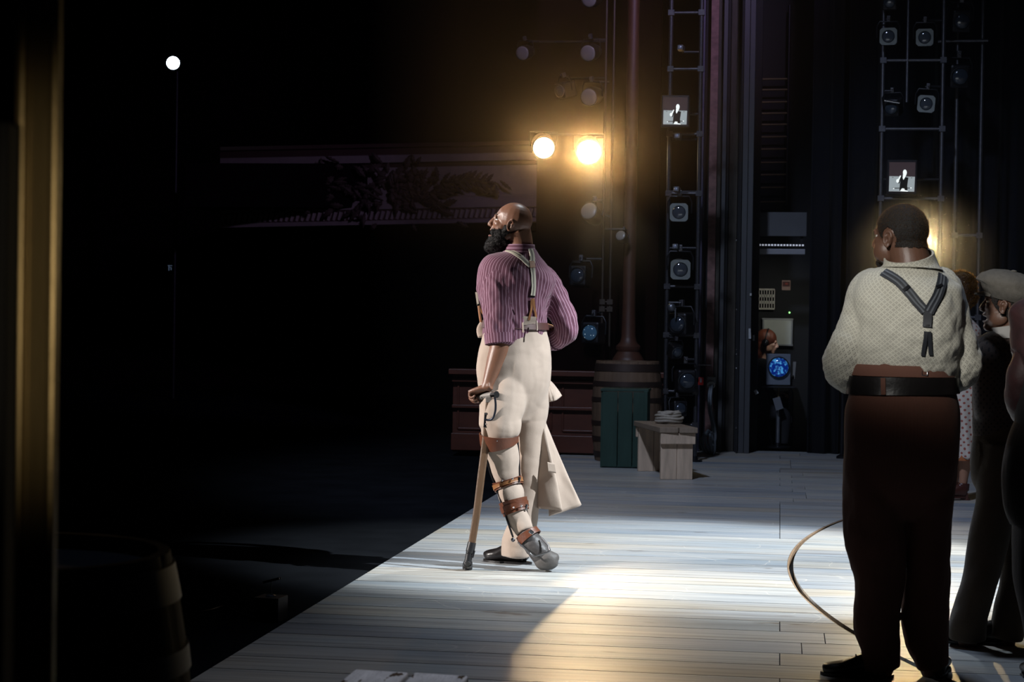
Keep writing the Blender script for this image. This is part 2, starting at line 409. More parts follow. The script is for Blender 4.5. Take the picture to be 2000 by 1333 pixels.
# ================================================================ MATERIALS OF THE PLACE
def deck_material():
    m = bpy.data.materials.new('whitewashed_deck_boards'); m.use_nodes = True; nt = m.node_tree; b = nt.nodes['Principled BSDF']; L = nt.links
    tc = nt.nodes.new('ShaderNodeTexCoord'); at = nt.nodes.new('ShaderNodeAttribute'); at.attribute_name = 'tone'
    ad = nt.nodes.new('ShaderNodeVectorMath'); ad.operation = 'ADD'; L.new(tc.outputs['Object'], ad.inputs[0])
    sc_ = nt.nodes.new('ShaderNodeVectorMath'); sc_.operation = 'SCALE'; sc_.inputs['Scale'].default_value = 7.0; L.new(at.outputs['Vector'], sc_.inputs[0]); L.new(sc_.outputs[0], ad.inputs[1])
    def noise_(scale, st, det=6, rough=.6):
        mp = nt.nodes.new('ShaderNodeMapping'); mp.inputs['Scale'].default_value = st; L.new(ad.outputs[0], mp.inputs[0])
        n = nt.nodes.new('ShaderNodeTexNoise'); n.inputs['Scale'].default_value = scale; n.inputs['Detail'].default_value = det; n.inputs['Roughness'].default_value = rough; L.new(mp.outputs[0], n.inputs['Vector']); return n.outputs['Fac']
    grain = noise_(3.2, (.35, 9, 1)); patch = noise_(1.1, (.5, 1.6, 1), 4); fine = noise_(9, (.25, 14, 1), 5, .7); knots = noise_(2.6, (1, 2.6, 1), 3)
    def ramp(fac, stops):
        r = nt.nodes.new('ShaderNodeValToRGB'); L.new(fac, r.inputs[0])
        while len(r.color_ramp.elements) < len(stops): r.color_ramp.elements.new(.5)
        for e, (p, c) in zip(r.color_ramp.elements, stops): e.position = p; e.color = (*c, 1)
        return r.outputs[0]
    base = ramp(grain, [(.28, (.22, .20, .185)), (.42, (.36, .36, .355)), (.56, (.44, .44, .43)), (.72, (.53, .515, .48))])
    tint = ramp(patch, [(.35, (.80, .90, 1.0)), (.52, (1, 1, 1)), (.66, (1.0, .90, .76))])
    def mul(a, c, f=1.0):
        x = nt.nodes.new('ShaderNodeMix'); x.data_type = 'RGBA'; x.blend_type = 'MULTIPLY'; x.inputs[0].default_value = f
        L.new(a, x.inputs[6]); L.new(c, x.inputs[7]); return x.outputs[2]
    c = mul(base, tint, .9)
    c = mul(c, ramp(fine, [(.30, (.62, .61, .60)), (.46, (1, 1, 1))]), .55)
    c = mul(c, ramp(knots, [(.26, (.35, .26, .2)), (.31, (1, 1, 1))]), .8)
    tone = nt.nodes.new('ShaderNodeSeparateXYZ'); L.new(at.outputs['Vector'], tone.inputs[0])
    c = mul(c, ramp(tone.outputs[0], [(0, (.74, .78, .84)), (.5, (.95, .95, .95)), (1, (1.12, 1.08, 1.0))]), 1)
    # scratches left by shoes and set wheels
    vo = nt.nodes.new('ShaderNodeTexVoronoi'); vo.feature = 'DISTANCE_TO_EDGE'; vo.inputs['Scale'].default_value = 2.3
    wn = nt.nodes.new('ShaderNodeTexNoise'); wn.inputs['Scale'].default_value = 1.3; wm = nt.nodes.new('ShaderNodeVectorMath'); wm.operation = 'ADD'
    L.new(tc.outputs['Object'], wn.inputs['Vector']); L.new(tc.outputs['Object'], wm.inputs[0]); L.new(wn.outputs['Color'], wm.inputs[1]); L.new(wm.outputs[0], vo.inputs['Vector'])
    scr = ramp(vo.outputs['Distance'], [(0.0, (.8, .8, .8)), (.008, (0, 0, 0))]); msk = ramp(noise_(1.4, (1, 1, 1), 3), [(.5, (0, 0, 0)), (.6, (1, 1, 1))])
    sm = mul(scr, msk); x = nt.nodes.new('ShaderNodeMix'); x.data_type = 'RGBA'; x.inputs[7].default_value = (.62, .58, .52, 1)
    L.new(sm, x.inputs[0]); L.new(c, x.inputs[6]); L.new(x.outputs[2], b.inputs['Base Color'])
    rr = nt.nodes.new('ShaderNodeMapRange'); rr.inputs['To Min'].default_value = .30; rr.inputs['To Max'].default_value = .52; L.new(fine, rr.inputs['Value']); L.new(rr.outputs[0], b.inputs['Roughness'])
    bp = nt.nodes.new('ShaderNodeBump'); bp.inputs['Strength'].default_value = .35; bp.inputs['Distance'].default_value = .003; L.new(grain, bp.inputs['Height']); L.new(bp.outputs[0], b.inputs['Normal'])
    b.inputs['Specular IOR Level'].default_value = .42
    return m
BLACK = mat('matte_black_paint', (.010, .0105, .012), .75, spec=.3)
IRON = mat('black_iron', (.018, .018, .022), .42, .6, spec=.5)
STEEL = mat('scuffed_steel_pipe', (.16, .16, .18), .38, .85, .35, 30)
CHROME = mat('bright_steel', (.62, .62, .64), .18, 1)
DARKGLASS = mat('lens_glass', (.05, .06, .075), .06, 0, spec=1.0)
FIXTURE = mat('fixture_grey', (.075, .08, .085), .5, .2)
# ================================================================ STAGE DECK
EDGE_X, ROW0, ROW = -2.008, 6.91, .252
c1, c2, c3 = [(.401, 12.03), (.068, 9.757), (.316, 7.70)]
def circ(a, b, c):
    d = 2*(a[0]*(b[1]-c[1])+b[0]*(c[1]-a[1])+c[0]*(a[1]-b[1])); A, B, D = [p[0]**2+p[1]**2 for p in (a, b, c)]
    return (A*(b[1]-c[1])+B*(c[1]-a[1])+D*(a[1]-b[1]))/d, (A*(c[0]-b[0])+B*(a[0]-c[0])+D*(b[0]-a[0]))/d
CX, CY = circ(c1, c2, c3); CR = math.hypot(CX-c1[0], CY-c1[1])
deck = deck_material()
def plank(g, tones, y0, y1, xl, xr, top=0.0, thick=.03):
    """one board whose ends may follow a curve: xl, xr = functions of y or numbers"""
    n = 5; gap = .0042; ys = [y0+gap+(y1-y0-2*gap)*i/(n-1) for i in range(n)]
    L_ = [(xl(y) if callable(xl) else xl, y) for y in ys]; R_ = [(xr(y) if callable(xr) else xr, y) for y in ys]
    if any(r[0]-l[0] < .02 for l, r in zip(L_, R_)): return
    b = len(g.v); loop = R_+L_[::-1]; t = (random.random(), random.random(), random.random())
    g.v += [V((x, y, top)) for x, y in loop]+[V((x, y, top-thick)) for x, y in loop]; k = len(loop); tones += [t]*(2*k)
    g.f.append(tuple(b+i for i in range(k))); 
    for i in range(k): j = (i+1) % k; g.f.append((b+i, b+k+i, b+k+j, b+j))
outer = G(); to = []; inner = G(); ti = []
Y0, Y1, XR = 1.0, 18.30, 7.0
r0 = int(math.floor((Y0-ROW0)/ROW)); r1 = int(math.ceil((Y1-ROW0)/ROW))
arc = lambda rad: (lambda y: CX-math.sqrt(max(rad*rad-(y-CY)**2, 0)))
jn = {0: .105, 5: .105, 4: .105, 3: .02, 2: .20, 1: .105}
for k in range(r0, r1):
    ya, yb = ROW0+k*ROW, min(ROW0+(k+1)*ROW, Y1); rnd = random.Random(k*17+3)
    j0 = {-1: 3.9, 0: .02, 1: .105, 2: .20, 3: .02, 4: .105}.get(k, .02+.095*rnd.choice((0, 1, 2)))
    far = max(abs(ya-CY), abs(yb-CY))
    if far < CR+.02:
        cut = arc(CR+.010); xe = min(cut(ya), cut(yb))
        if j0 < xe-.1: plank(outer, to, ya, yb, EDGE_X, j0-.002); plank(outer, to, ya, yb, j0+.002, cut)
        else: plank(outer, to, ya, yb, EDGE_X, cut)
    else:
        xs = [EDGE_X, j0, j0+3.6, XR]
        for a, b in zip(xs[:-1], xs[1:]):
            if b > a: plank(outer, to, ya, yb, a+.002 if a > EDGE_X else a, min(b-.002, XR))
    if abs(ya-CY) < CR-.05 and abs(yb-CY) < CR-.05:
        cut = arc(CR-.022); js = rnd.choice((1.9, 2.6, 3.1)); xm = max(cut(ya), cut(yb))
        if js > xm+.2: plank(inner, ti, ya, yb, cut, js-.002); plank(inner, ti, ya, yb, js+.002, XR)
        else: plank(inner, ti, ya, yb, cut, XR)
fl = make('floor', outer.v, outer.f, deck, None, False); fl['kind'] = 'structure'
def set_tone(o, t):
    a = o.data.attributes.new('tone', 'FLOAT_VECTOR', 'POINT'); a.data.foreach_set('vector', np.array(t, dtype=np.float32).ravel())
set_tone(fl, to)
tt = make('turntable', inner.v, inner.f, deck, None, False); set_tone(tt, ti); tt.name = 'floor'; tt['kind'] = 'structure'
g = G()   # pale wooden lip round the revolve, standing in the slot
pts = [V((CX-CR*math.cos(a), CY+CR*math.sin(a), 0)) for a in [math.radians(-60+120*i/160) for i in range(161)]]
for i, p in enumerate(pts):
    q = V((CX, CY, 0)); d = (p-q).normalized(); wdt = .006+.005*abs(math.sin(i*.35))
    for rr_, z in ((CR+.009, -.001), (CR+.009-wdt, -.003), (CR+.009-wdt, -.05), (CR+.009, -.05)): g.v.append(q+d*rr_+V((0, 0, z)))
for i in range(len(pts)-1):
    for k in range(4): k2 = (k+1) % 4; g.f.append((i*4+k, i*4+k2, i*4+4+k2, i*4+4+k))
o = g.build('trim_1', mat('raw_plywood_edge', (.23, .15, .09), .7, var=.5, vscale=20), None, False); o['kind'] = 'structure'
g = G(); g.box(((EDGE_X+XR)/2, (Y0+Y1)/2, -.10), (XR-EDGE_X-.01, Y1-Y0-.01, .10)); o = g.build('floor', BLACK, None, False); o['kind'] = 'structure'
apron = mat('black_apron_carpet', (.009, .010, .012), .98, var=.5, vscale=3, spec=0.0)
g = G(); g.box((-9.02, 15, -.09), (14.0, 34, .1)); o = g.build('floor', apron, None, False); o['kind'] = 'structure'
# dark outer walls of the house and the stage
HOUSE = mat('unlit_house_wall', (.006, .004, .005), 1.0, spec=0)
g = G(); g.box((-6, 32.2, 5), (22, .3, 12)); o = g.build('wall_house', HOUSE, None, False); o['kind'] = 'structure'
g = G(); g.box((6, 22.0, 5), (16, .2, 12)); o = g.build('wall_back', BLACK, None, False); o['kind'] = 'structure'
# ================================================================ PROSCENIUM SIDE: box front, pilaster, posts
REDWOOD = mat('dark_mahogany', (.090, .024, .012), .45, var=.45, vscale=5, stretch=(1, 1, 4))
def panel_box(name, x0, y0, x1, y1, d, thick, m, kind='structure', bev=.006):
    a = P(x0, y1, d); b = P(x1, y0, d); g = G(); g.box(((a.x+b.x)/2, d+thick/2, (a.z+b.z)/2), (abs(b.x-a.x), thick, abs(b.z-a.z)))
    o = g.build(name, m, None, False, bevel=bev); o['kind'] = kind; return o
def strip(name, xa, xb, d, m, z1=7.2, thick=.12, bev=.004):
    a = P(xa, 870, d); b = P(xb, 870, d); g = G(); g.box(((a.x+b.x)/2, d+thick/2, z1/2), (b.x-a.x, thick, z1)); o = g.build(name, m, None, False, bevel=bev); o['kind'] = 'structure'; return o
a = P(880, 900, 17.1); b = P(1296, 720, 17.1)
g = G(); zt = P(1100, 732, 17.1).z
g.box(((a.x+b.x)/2, 17.22, zt/2), (b.x-a.x, .10, zt))
g.box(((a.x+b.x)/2, 17.14, zt+.01), (b.x-a.x+.04, .22, .05)); g.box(((a.x+b.x)/2, 17.15, zt-.07), (b.x-a.x, .09, .035))
g.box(((a.x+b.x)/2, 17.15, .10), (b.x-a.x, .10, .16)); g.box(((a.x+b.x)/2, 17.155, zt-.32), (b.x-a.x, .07, .03))
for i in range(4):
    x = a.x+(b.x-a.x)*(i+.5)/4; wd = (b.x-a.x)/4*.78
    for (dx, dz, sx, sz) in ((0, .30, wd, .02), (0, -.20, wd, .02), (-wd/2, .05, .02, .5), (wd/2, .05, .02, .5)): g.box((x+dx, 17.165, .42+dz), (sx, .02, sz))
o = g.build('wall_box_front', REDWOOD, None, False, bevel=.005); o['kind'] = 'structure'
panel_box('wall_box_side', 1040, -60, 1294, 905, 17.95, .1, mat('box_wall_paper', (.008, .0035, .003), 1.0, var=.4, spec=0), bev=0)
# pilaster on the box front
pc = P(1229, 560, 17.45); g = G()
g.lathe((pc.x, 17.45, 0), [(.15, 0), (.15, .90), (.135, .92), (.105, .97), (.118, .99), (.118, 1.02), (.08, 1.06), (.068, 1.11), (.060, 1.5), (.058, 3.4), (.056, 7.1)], 28)
tag(g.build('pilaster', mat('gilded_brown_plaster', (.075, .028, .016), .5, var=.4, vscale=12), None), 'slim turned brown column rising from the panelled box front behind the barrel', 'column')
# posts of the proscenium wing, left to right
darkpost = mat('charcoal_painted_timber', (.045, .048, .054), .6, var=.35, vscale=4, stretch=(4, 4, .4), bump=.3, bscale=40)
brick = mat('peeling_pink_plaster', (.20, .11, .10), .85, var=.75, vscale=14, bump=.6, bscale=30, stretch=(1, 1, 1.6))
rough = mat('sooty_brown_render', (.050, .043, .034), .85, var=.7, vscale=22, stretch=(2.5, 2.5, .5), bump=.6, bscale=50)
strip('trim_2', 1361, 1365, 18.0, mat('violet_grey_cable_trunking', (.05, .045, .085), .4), thick=.05)
strip('wall_proscenium', 1366, 1477, 18.22, BLACK, thick=.2)
strip('trim_3', 1376, 1391, 18.10, brick); strip('trim_4', 1391, 1399, 18.14, rough)
strip('trim_5', 1401, 1409, 18.04, darkpost); strip('trim_6', 1409.5, 1415, 18.08, BLACK, thick=.14)
strip('trim_7', 1416, 1432, 18.08, rough, thick=.1); strip('trim_8', 1433, 1437, 18.02, BLACK, thick=.1)
strip('trim_9', 1441, 1452, 17.9, darkpost, thick=.2); strip('trim_10', 1452.6, 1463, 17.88, darkpost, thick=.2)
g = G()   # screw heads on the dark rail
for (px, py) in ((1440, 605), (1436, 683), (1436, 692), (1438, 720), (1437, 836), (1439, 470)): g.ell(P(px, py, 17.86), (.006, .004, .008), None, 8, 6)
strip('trim_11', 1436.5, 1440.5, 17.87, BLACK, thick=.05)
for (px, py) in ((1438.5, 605), (1438.3, 683), (1438.1, 692), (1438.2, 720), (1437.6, 836), (1438, 470)):
    o = G().ell(P(px, py, 17.862), (.0075, .006, .010), None, 10, 8).build('bolt_head', CHROME, None)
    tag(o, 'tiny shiny bolt head on the narrow black rail left of the dark wing post', 'bolt', 'bolt heads up the black rail')
# ================================================================ BACKSTAGE BOOTH
panel_box('wall_booth', 1440, -60, 1600, 905, 19.76, .1, BLACK, bev=0)
lk = panel_box('trim_12', 1474, 415, 1576, 461, 18.6, .04, mat('grey_header_board', (.075, .08, .09), .6), bev=.003)
t = thing('wall_ladder', 'dim yellow-brown rung ladder up the wall inside the dark booth', 'ladder', P(1505, 400, 19.6)*1)
lm = mat('dull_brass_rung', (.16, .12, .05), .5, .4)
for px in (1482, 1536):
    g = G(); q = P(px, 400, 19.6); g.tube([(q.x, 19.6, q.z), (q.x, 19.6, 4.6)], .014, 10); g.tube([(q.x, 19.6, q.z+.1), (q.x, 19.72, q.z+.1)], .01, 8); g.build('ladder_rail', IRON, t)
for py in (155, 176, 200, 222, 244, 268, 292, 318, 342, 367, 395):
    g = G(); a = P(1480, py, 19.6); b = P(1538, py-1, 19.6); g.tube([a, b], .011, 10); g.build('rung', lm, t)
t = thing('strip_light', 'slim silver batten lamp with a row of clear cells under the grey board', 'lamp', P(1523, 498, 18.62))
c = P(1523, 492, 18.62); wd = (P(1573, 490, 18.62)-P(1474, 490, 18.62)).length
g = G(); g.box(c, (wd, .07, .055)); g.build('housing', mat('silver_batten', (.35, .36, .40), .35, .6), t, False, bevel=.004)
g = G(); c2_ = P(1523, 479.5, 18.60)
g.box(c2_+V((0, .02, 0)), (wd, .03, .032)); g.build('cell_rail', IRON, t, False)
g = G()
for i in range(16): g.box(c2_+V(((i-7.5)*wd/16.5, -.004, .002)), (wd/26, .02, .018))
g.build('cell', mat('clear_cells', (.7, .72, .8), .2, emit=(.8, .85, 1), est=.35), t, False, bevel=.003)
t = thing('pigeonhole_rack', 'pale rack of small pigeonholes in three rows fixed inside the booth', 'rack', P(1493, 603, 19.7))
pale = mat('cream_card', (.52, .50, .44), .7, emit=None)
a = P(1472, 603, 19.7); b = P(1513, 566, 19.7); wd, ht = b.x-a.x, b.z-a.z
g = G(); g.box(((a.x+b.x)/2, 19.75, (a.z+b.z)/2), (wd, .02, ht)); g.build('backboard', mat('dark_slot', (.02, .02, .02), .8), t, False)
g = G()
for i in range(4): g.box(((a.x+b.x)/2, 19.70, a.z+ht*i/3), (wd, .08, .018 if i in (0, 3) else .03))
for i in range(9): g.box((a.x+wd*i/8, 19.70, (a.z+b.z)/2), (.009, .08, ht))
g.build('divider', pale, t, False)
t = thing('notice', 'small pinkish notice with a dark red patch on the booth wall', 'notice', P(1536, 567, 19.75))
a = P(1527, 567, 19.75); b = P(1544, 548, 19.75)
g = G(); g.box(((a.x+b.x)/2, 19.75, (a.z+b.z)/2), (b.x-a.x, .02, b.z-a.z)); g.build('paper', mat('aged_pink_paper', (.40, .27, .24), .8), t, False)
g = G(); g.box(((a.x+b.x)/2, 19.738, (a.z+b.z)/2+.012), ((b.x-a.x)*.84, .006, (b.z-a.z)*.5)); g.build('picture', mat('dark_red_print', (.10, .03, .03), .7), t, False)
g = G(); g.ell(((a.x+b.x)/2+.004, 19.734, (a.z+b.z)/2+.014), (.018, .004, .012)); g.build('emblem', mat('red_print', (.35, .06, .05), .7), t, True)
t = thing('whiteboard', 'pale grey blank framed board behind the seated technician', 'whiteboard', P(1518, 675, 19.7))
a = P(1490, 674, 19.7); b = P(1547, 624, 19.7)
g = G(); g.box(((a.x+b.x)/2, 19.72, (a.z+b.z)/2), (b.x-a.x, .06, b.z-a.z)); g.build('panel', mat('whiteboard_grey', (.46, .48, .44), .35), t, False)
g = G(); 
for (x, z, sx, sz) in (((a.x+b.x)/2, b.z, b.x-a.x+.03, .018), ((a.x+b.x)/2, a.z, b.x-a.x+.03, .018), (a.x, (a.z+b.z)/2, .018, b.z-a.z), (b.x, (a.z+b.z)/2, .018, b.z-a.z)): g.box((x, 19.70, z), (sx, .03, sz))
g.build('frame', mat('worn_alloy', (.20, .21, .22), .4, .6), t, False, bevel=.003)
for px in (1480, 1566): g = G(); g.box(P(px, 470, 18.65), (.03, .02, .26)); g.build('hanger', BLACK, bpy.data.objects['strip_light'], False)
# blue show relay lamp on its stand
t = thing('blue_stage_lamp', 'grey square lamp with a glowing round blue lens, in front of the technician', 'lamp', P(1519, 752, 18.7))
a = P(1495.5, 752, 18.7); b = P(1544.5, 692, 18.7); cc = (a+b)/2
g = G(); g.box(cc+V((0, .02, 0)), (b.x-a.x, .05, b.z-a.z)); g.build('front_plate', mat('pale_blue_grey_steel', (.17, .20, .25), .5, .1), t, False, bevel=.006)
g = G(); g.box(cc+V((0, .15, 0)), ((b.x-a.x)*.8, .22, (b.z-a.z)*.8)); g.build('housing', IRON, t, False, bevel=.01)
cl = P(1521, 718, 18.68); rl = 19.5/3600*18.7
g = G(); g.lathe((cl.x, 18.70, cl.z), [(rl*1.08, -.02), (rl*1.08, -.035), (rl*.96, -.035), (rl*.96, -.02)], 36, 'Y', cap=False); ring_ = g.build('lens_ring', IRON, t)
bl = bpy.data.materials.new('blue_glowing_lens'); bl.use_nodes = True; nt, bs = nodes_of(bl); bs.inputs['Base Color'].default_value = (.01, .05, .3, 1); bs.inputs['Roughness'].default_value = .12
n = nt.nodes.new('ShaderNodeTexNoise'); n.inputs['Scale'].default_value = 7; r_ = nt.nodes.new('ShaderNodeValToRGB'); nt.links.new(n.outputs[0], r_.inputs[0])
for e, (p_, c_) in zip(r_.color_ramp.elements, ((.48, (.001, .012, .16, 1)), (.64, (.10, .50, 1, 1)))): e.position = p_; e.color = c_
nt.links.new(r_.outputs[0], bs.inputs['Emission Color']); bs.inputs['Emission Strength'].default_value = .55
g = G(); g.ell((cl.x, 18.685, cl.z), (rl*.95, .03, rl*.95), None, 32, 16); g.build('lens', bl, t)
t = thing('lamp_stand', 'thin chrome and black stand under the blue lamp', 'stand', (P(1519, 868, 18.85).x, 18.85, 0))
x0 = t.location.x; g = G(); g.tube([(x0, 18.85, .02), (x0, 18.85, .42)], .021, 14); g.build('lower_tube', mat('brushed_tube', (.35, .37, .42), .35, .8), t)
g = G(); g.tube([(x0, 18.85, .42), (x0, 18.85, P(1519, 757, 18.85).z)], .012, 12); g.build('upper_tube', mat('brass_tube', (.25, .18, .09), .4, .7), t)
g = G(); g.lathe((x0, 18.85, 0), [(.14, 0), (.14, .012), (.03, .02), (.026, .05)], 28); g.build('foot', IRON, t)
g = G(); g.box((x0, 18.85, P(1519, 757, 18.85).z+.005), (.34, .26, .015)); g.build('top_plate', IRON, t, False, bevel=.003)
def card(name, label, cat, pts, d, m, thick=.008):
    g = G(); n = len(pts); q = [P(x, y, d) for x, y in pts]; g.v = q+[p+V((0, thick, 0)) for p in q]
    g.f = [tuple(range(n)), tuple(range(n, 2*n))[::-1]]+[(i, (i+1) % n, n+(i+1) % n, n+i) for i in range(n)]
    return tag(g.build(name, m, None, False), label, cat)
greyc = mat('grey_clipboard', (.14, .15, .17), .5); whitec = mat('white_card', (.46, .47, .48), .7)
card('clipboard', 'tilted grey clipboard hanging from the lamp stand below the blue lamp', 'clipboard', ((1509, 779), (1523, 775), (1530, 798), (1516, 803)), 18.74, greyc)
card('paper_tag', 'small white card glinting by the technician just left of the clipboard', 'card', ((1472, 764), (1477, 761), (1482, 768), (1476, 772)), 18.212, whitec)
card('paper_sheet', 'white sheet leaning at the foot of the dark wing post', 'paper', ((1468, 848), (1473, 847), (1475, 868), (1467, 869)), 18.3, whitec)
card('paper_sheet', 'pale upright sheet right of the blue lamp plate', 'paper', ((1549, 707), (1555, 707), (1552, 741), (1548, 740)), 19.75, greyc)
card('white_label', 'tall white label on the dark wing post at the height of the technician', 'label', ((1462, 642), (1466, 642), (1467, 662), (1462, 662)), 17.86, whitec)
card('white_label', 'shorter white label just right of the dark wing post', 'label', ((1470, 655), (1474, 655), (1474, 666), (1470, 666)), 18.2, whitec)
card('switch_plate', 'tiny white plate high on the dark wing post', 'label', ((1464.5, 573), (1468, 573), (1468, 578), (1464.5, 578)), 17.86, whitec)
g = G(); g.ell(P(1542, 611, 19.755), (.009,)*3); o = g.build('indicator_light', mat('green_led', (.1, .5, .1), .4, emit=(.3, 1, .25), est=2.5)); tag(o, 'pinpoint green indicator glowing in the dark booth', 'light')
# desk the technician works at and a stool
t = thing('desk', 'black desk in the dark of the booth below the blue lamp', 'desk', (P(1500, 860, 18.9).x-.12, 19.25, 0))
x0 = t.location.x; g = G(); g.box((x0+.1, 19.35, .70), (.55, .4, .03)); g.build('desk_top', IRON, t, False, bevel=.004)
for dx in (-.14, .34):
    for dy in (-.17, .17):
        g = G(); g.box((x0+dx, 19.35+dy, .343), (.035, .035, .684)); g.build('leg', IRON, t, False)
# ================================================================ BLACK DRAPES
velvet = mat('black_velour', (.0085, .0095, .014), .95, spec=.1, sheen=.15)
def drape(name, label, x0, x1, y, z0, z1, folds, amp, gap=.02):
    n = int((x1-x0)/.015); g = G(); fr = []
    for i in range(n+1):
        x = x0+(x1-x0)*i/n; ph = (x-x0)*folds*2*math.pi; fr.append((x+.02*math.sin(ph*.5), y+amp*math.sin(ph)+amp*.4*math.sin(ph*1.7+1)))
    for z, k in ((z0, 1), (z1, .8)):
        for (x, yy) in fr: g.v.append(V((x, y+(yy-y)*k, z)))
        for (x, yy) in fr: g.v.append(V((x, y+(yy-y)*k+.006, z)))
    m_ = n+1; q = lambda r, b, i: r*2*m_+b*m_+i
    for i in range(n):
        g.f += [(q(0, 0, i), q(0, 0, i+1), q(1, 0, i+1), q(1, 0, i)), (q(0, 1, i), q(1, 1, i), q(1, 1, i+1), q(0, 1, i+1)), (q(0, 0, i), q(0, 1, i), q(0, 1, i+1), q(0, 0, i+1)), (q(1, 0, i), q(1, 0, i+1), q(1, 1, i+1), q(1, 1, i))]
    for i in (0, n): g.f.append((q(0, 0, i), q(1, 0, i), q(1, 1, i), q(0, 1, i)))
    o = g.build(name, velvet, None, 'all'); tag(o, label, 'curtain'); return o
xa = P(1577, 800, 18.1).x; xb = P(1641, 800, 18.1).x
drape('stage_curtain', 'narrow black velour leg hanging right of the booth opening', xa, xb, 18.12, .005, 7.0, 5.5, .03)
drape('stage_curtain', 'wide black velour leg behind the man in the patterned white shirt', P(1650, 800, 17.75).x, 4.6, 18.0, .005, 7.0, 3.6, .06)
g = G(); q = P(1644, 888, 17.55); g.tube([(q.x, 17.55, 0), (q.x, 17.55, .62)], .018, 12); g.lathe((q.x, 17.55, 0), [(.05, 0), (.05, .02), (.02, .04)], 16)
tag(g.build('floor_post', IRON, None), 'short black post standing at the near bottom corner of the booth curtain', 'post')
# ================================================================ LIGHTING TOWERS AND FIXTURES
def tower(label, xl, xr, y, rungs, ztop, mid=None, m=STEEL, r=.019):
    a = P(xl, 870, y); b = P(xr, 870, y); t = thing('lighting_ladder', label, 'lighting tower', ((a.x+b.x)/2, y, 0))
    for q in (a, b):
        g = G(); g.tube([(q.x, y, 0), (q.x, y, ztop)], r, 12); g.build('pole', m, t)
    for q in (a, b):
        g = G(); g.lathe((q.x, y, 0), [(.07, 0), (.07, .012), (.03, .02), (.027, .05)], 16); g.build('foot_plate', IRON, t)
    if mid:
        c0 = P(mid[0], mid[1], y); c1_ = P(mid[0], mid[2], y); g = G(); g.tube([(c0.x, y, c0.z), (c0.x, y, c1_.z)], r*.8, 10); g.build('centre_pipe', m, t)
    for py in rungs:
        z = P((xl+xr)/2, py, y).z; g = G(); g.tube([(a.x, y, z), (b.x, y, z)], r*.75, 10)
        for q in (a, b): g.box((q.x, y, z), (.055, .055, .05))
        g.build('rung', m, t)
    return t
DL, DR = 16.7, 16.9
tower('lighting ladder of black pipe behind the wooden bench, hung with fixtures', 1298, 1357, DL, (25, 135, 262, 378, 560, 655, 765, 830), 7.0, None, mat('worn_black_pipe', (.07, .07, .08), .38, .7, .8, 60))
tower('tall lighting ladder of steel pipe above the head of the man in white shirt', 1712, 1829, DR, (118, 252, 388, 530, 700), 7.0, (1771, 200, -60))
tower('upper right lighting ladder, barely lit, right of the tall steel one', 1857, 1905, 17.2, (-20, 460, 620, 760), 7.0, None)
g = G(); a = P(1832, 81, 17.15); b = P(1930, 79, 17.15); g.tube([a, b], .014, 10)
tag(g.build('cross_pipe', STEEL, None), 'horizontal pipe reaching right from the top of the tall lighting ladder', 'pipe')
tower('single thin boom of pipe beside the brown column, carrying house lamps', 1172, 1187, 17.5, (590, 604), 7.0, None, mat('dim_brown_pipe', (.06, .045, .035), .5, .5), .012)
def fixture(style='frame'):
    """lamp whose lens faces -Y, origin at the lens centre"""
    t = thing('stage_light', 'tmp', 'stage light')
    B = lambda g, n, m, p=None, sm=True, bv=0: g.build(n, m, p or t, sm, world=False, bevel=bv)
    if style == 'frame':
        g = G(); g.lathe((0, .0, 0), [(.085, .03), (.088, .10), (.075, .20), (.075, .38), (.055, .42), (.02, .43)], 28, 'Y'); B(g, 'barrel', FIXTURE)
        g = G(); n = 40; vs = []; 
        for yy in (-.004, .012):
            for k in range(n): a = 2*math.pi*k/n; vs.append(V((.066*math.cos(a), yy, .066*math.sin(a))))
            for k in range(n):
                a = 2*math.pi*k/n; c_, s_ = math.cos(a), math.sin(a); q = .088/max(abs(c_), abs(s_)); rr_ = min(q, .108); vs.append(V((rr_*c_, yy, rr_*s_)))
        fs = []
        for k in range(n):
            j = (k+1) % n; fs += [(k, j, n+j, n+k), (2*n+k, 3*n+k, 3*n+j, 2*n+j), (k, 2*n+k, 2*n+j, j), (n+k, n+j, 3*n+j, 3*n+k)]
        g.add(vs, fs); B(g, 'colour_frame', mat('frame_grey', (.20, .22, .21), .55, .1), None, False)
        g = G(); g.ell((0, .015, 0), (.064, .022, .064), None, 28, 14); B(g, 'lens', DARKGLASS)
    elif style == 'moving':
        g = G(); g.box((0, .12, 0), (.17, .22, .20)); B(g, 'head', IRON, None, False, .02)
        g = G(); g.lathe((0, 0, 0), [(.078, -.005), (.082, .02), (.072, .03)], 28, 'Y', cap=False); B(g, 'lens_ring', FIXTURE)
        g = G(); g.ell((0, .012, 0), (.070, .03, .070), None, 28, 14); B(g, 'lens', mat('faceted_lens', (.030, .040, .055), .05, 0, spec=1))
    elif style == 'small':
        g = G(); g.box((0, .05, 0), (.085, .10, .075)); B(g, 'head', FIXTURE, None, False, .008)
        g = G(); g.ell((0, 0, 0), (.028, .012, .028), None, 18, 10); B(g, 'lens', mat('bright_small_lens', (.35, .38, .48), .15, .4))
    elif style == 'par':
        g = G(); g.lathe((0, 0, 0), [(.100, 0), (.103, .02), (.10, .16), (.075, .26), (.03, .30)], 30, 'Y'); B(g, 'can', IRON)
        g = G(); g.ell((0, .004, 0), (.094, .02, .094), None, 30, 14); B(g, 'lens', mat('frosted_lens', (.20, .19, .18), .3))
    if style != 'small':
        g = G(); g.tube([(-.115, .12, -.01), (-.118, .12, .10), (-.09, .12, .155), (.09, .12, .155), (.118, .12, .10), (.115, .12, -.01)], .008, 8); B(g, 'yoke', IRON)
        g = G(); g.box((0, .12, .185), (.035, .05, .06)); g.tube([(0, .09, .19), (0, .06, .19)], .008, 8); B(g, 'clamp', STEEL, None, False, .004)
    return t
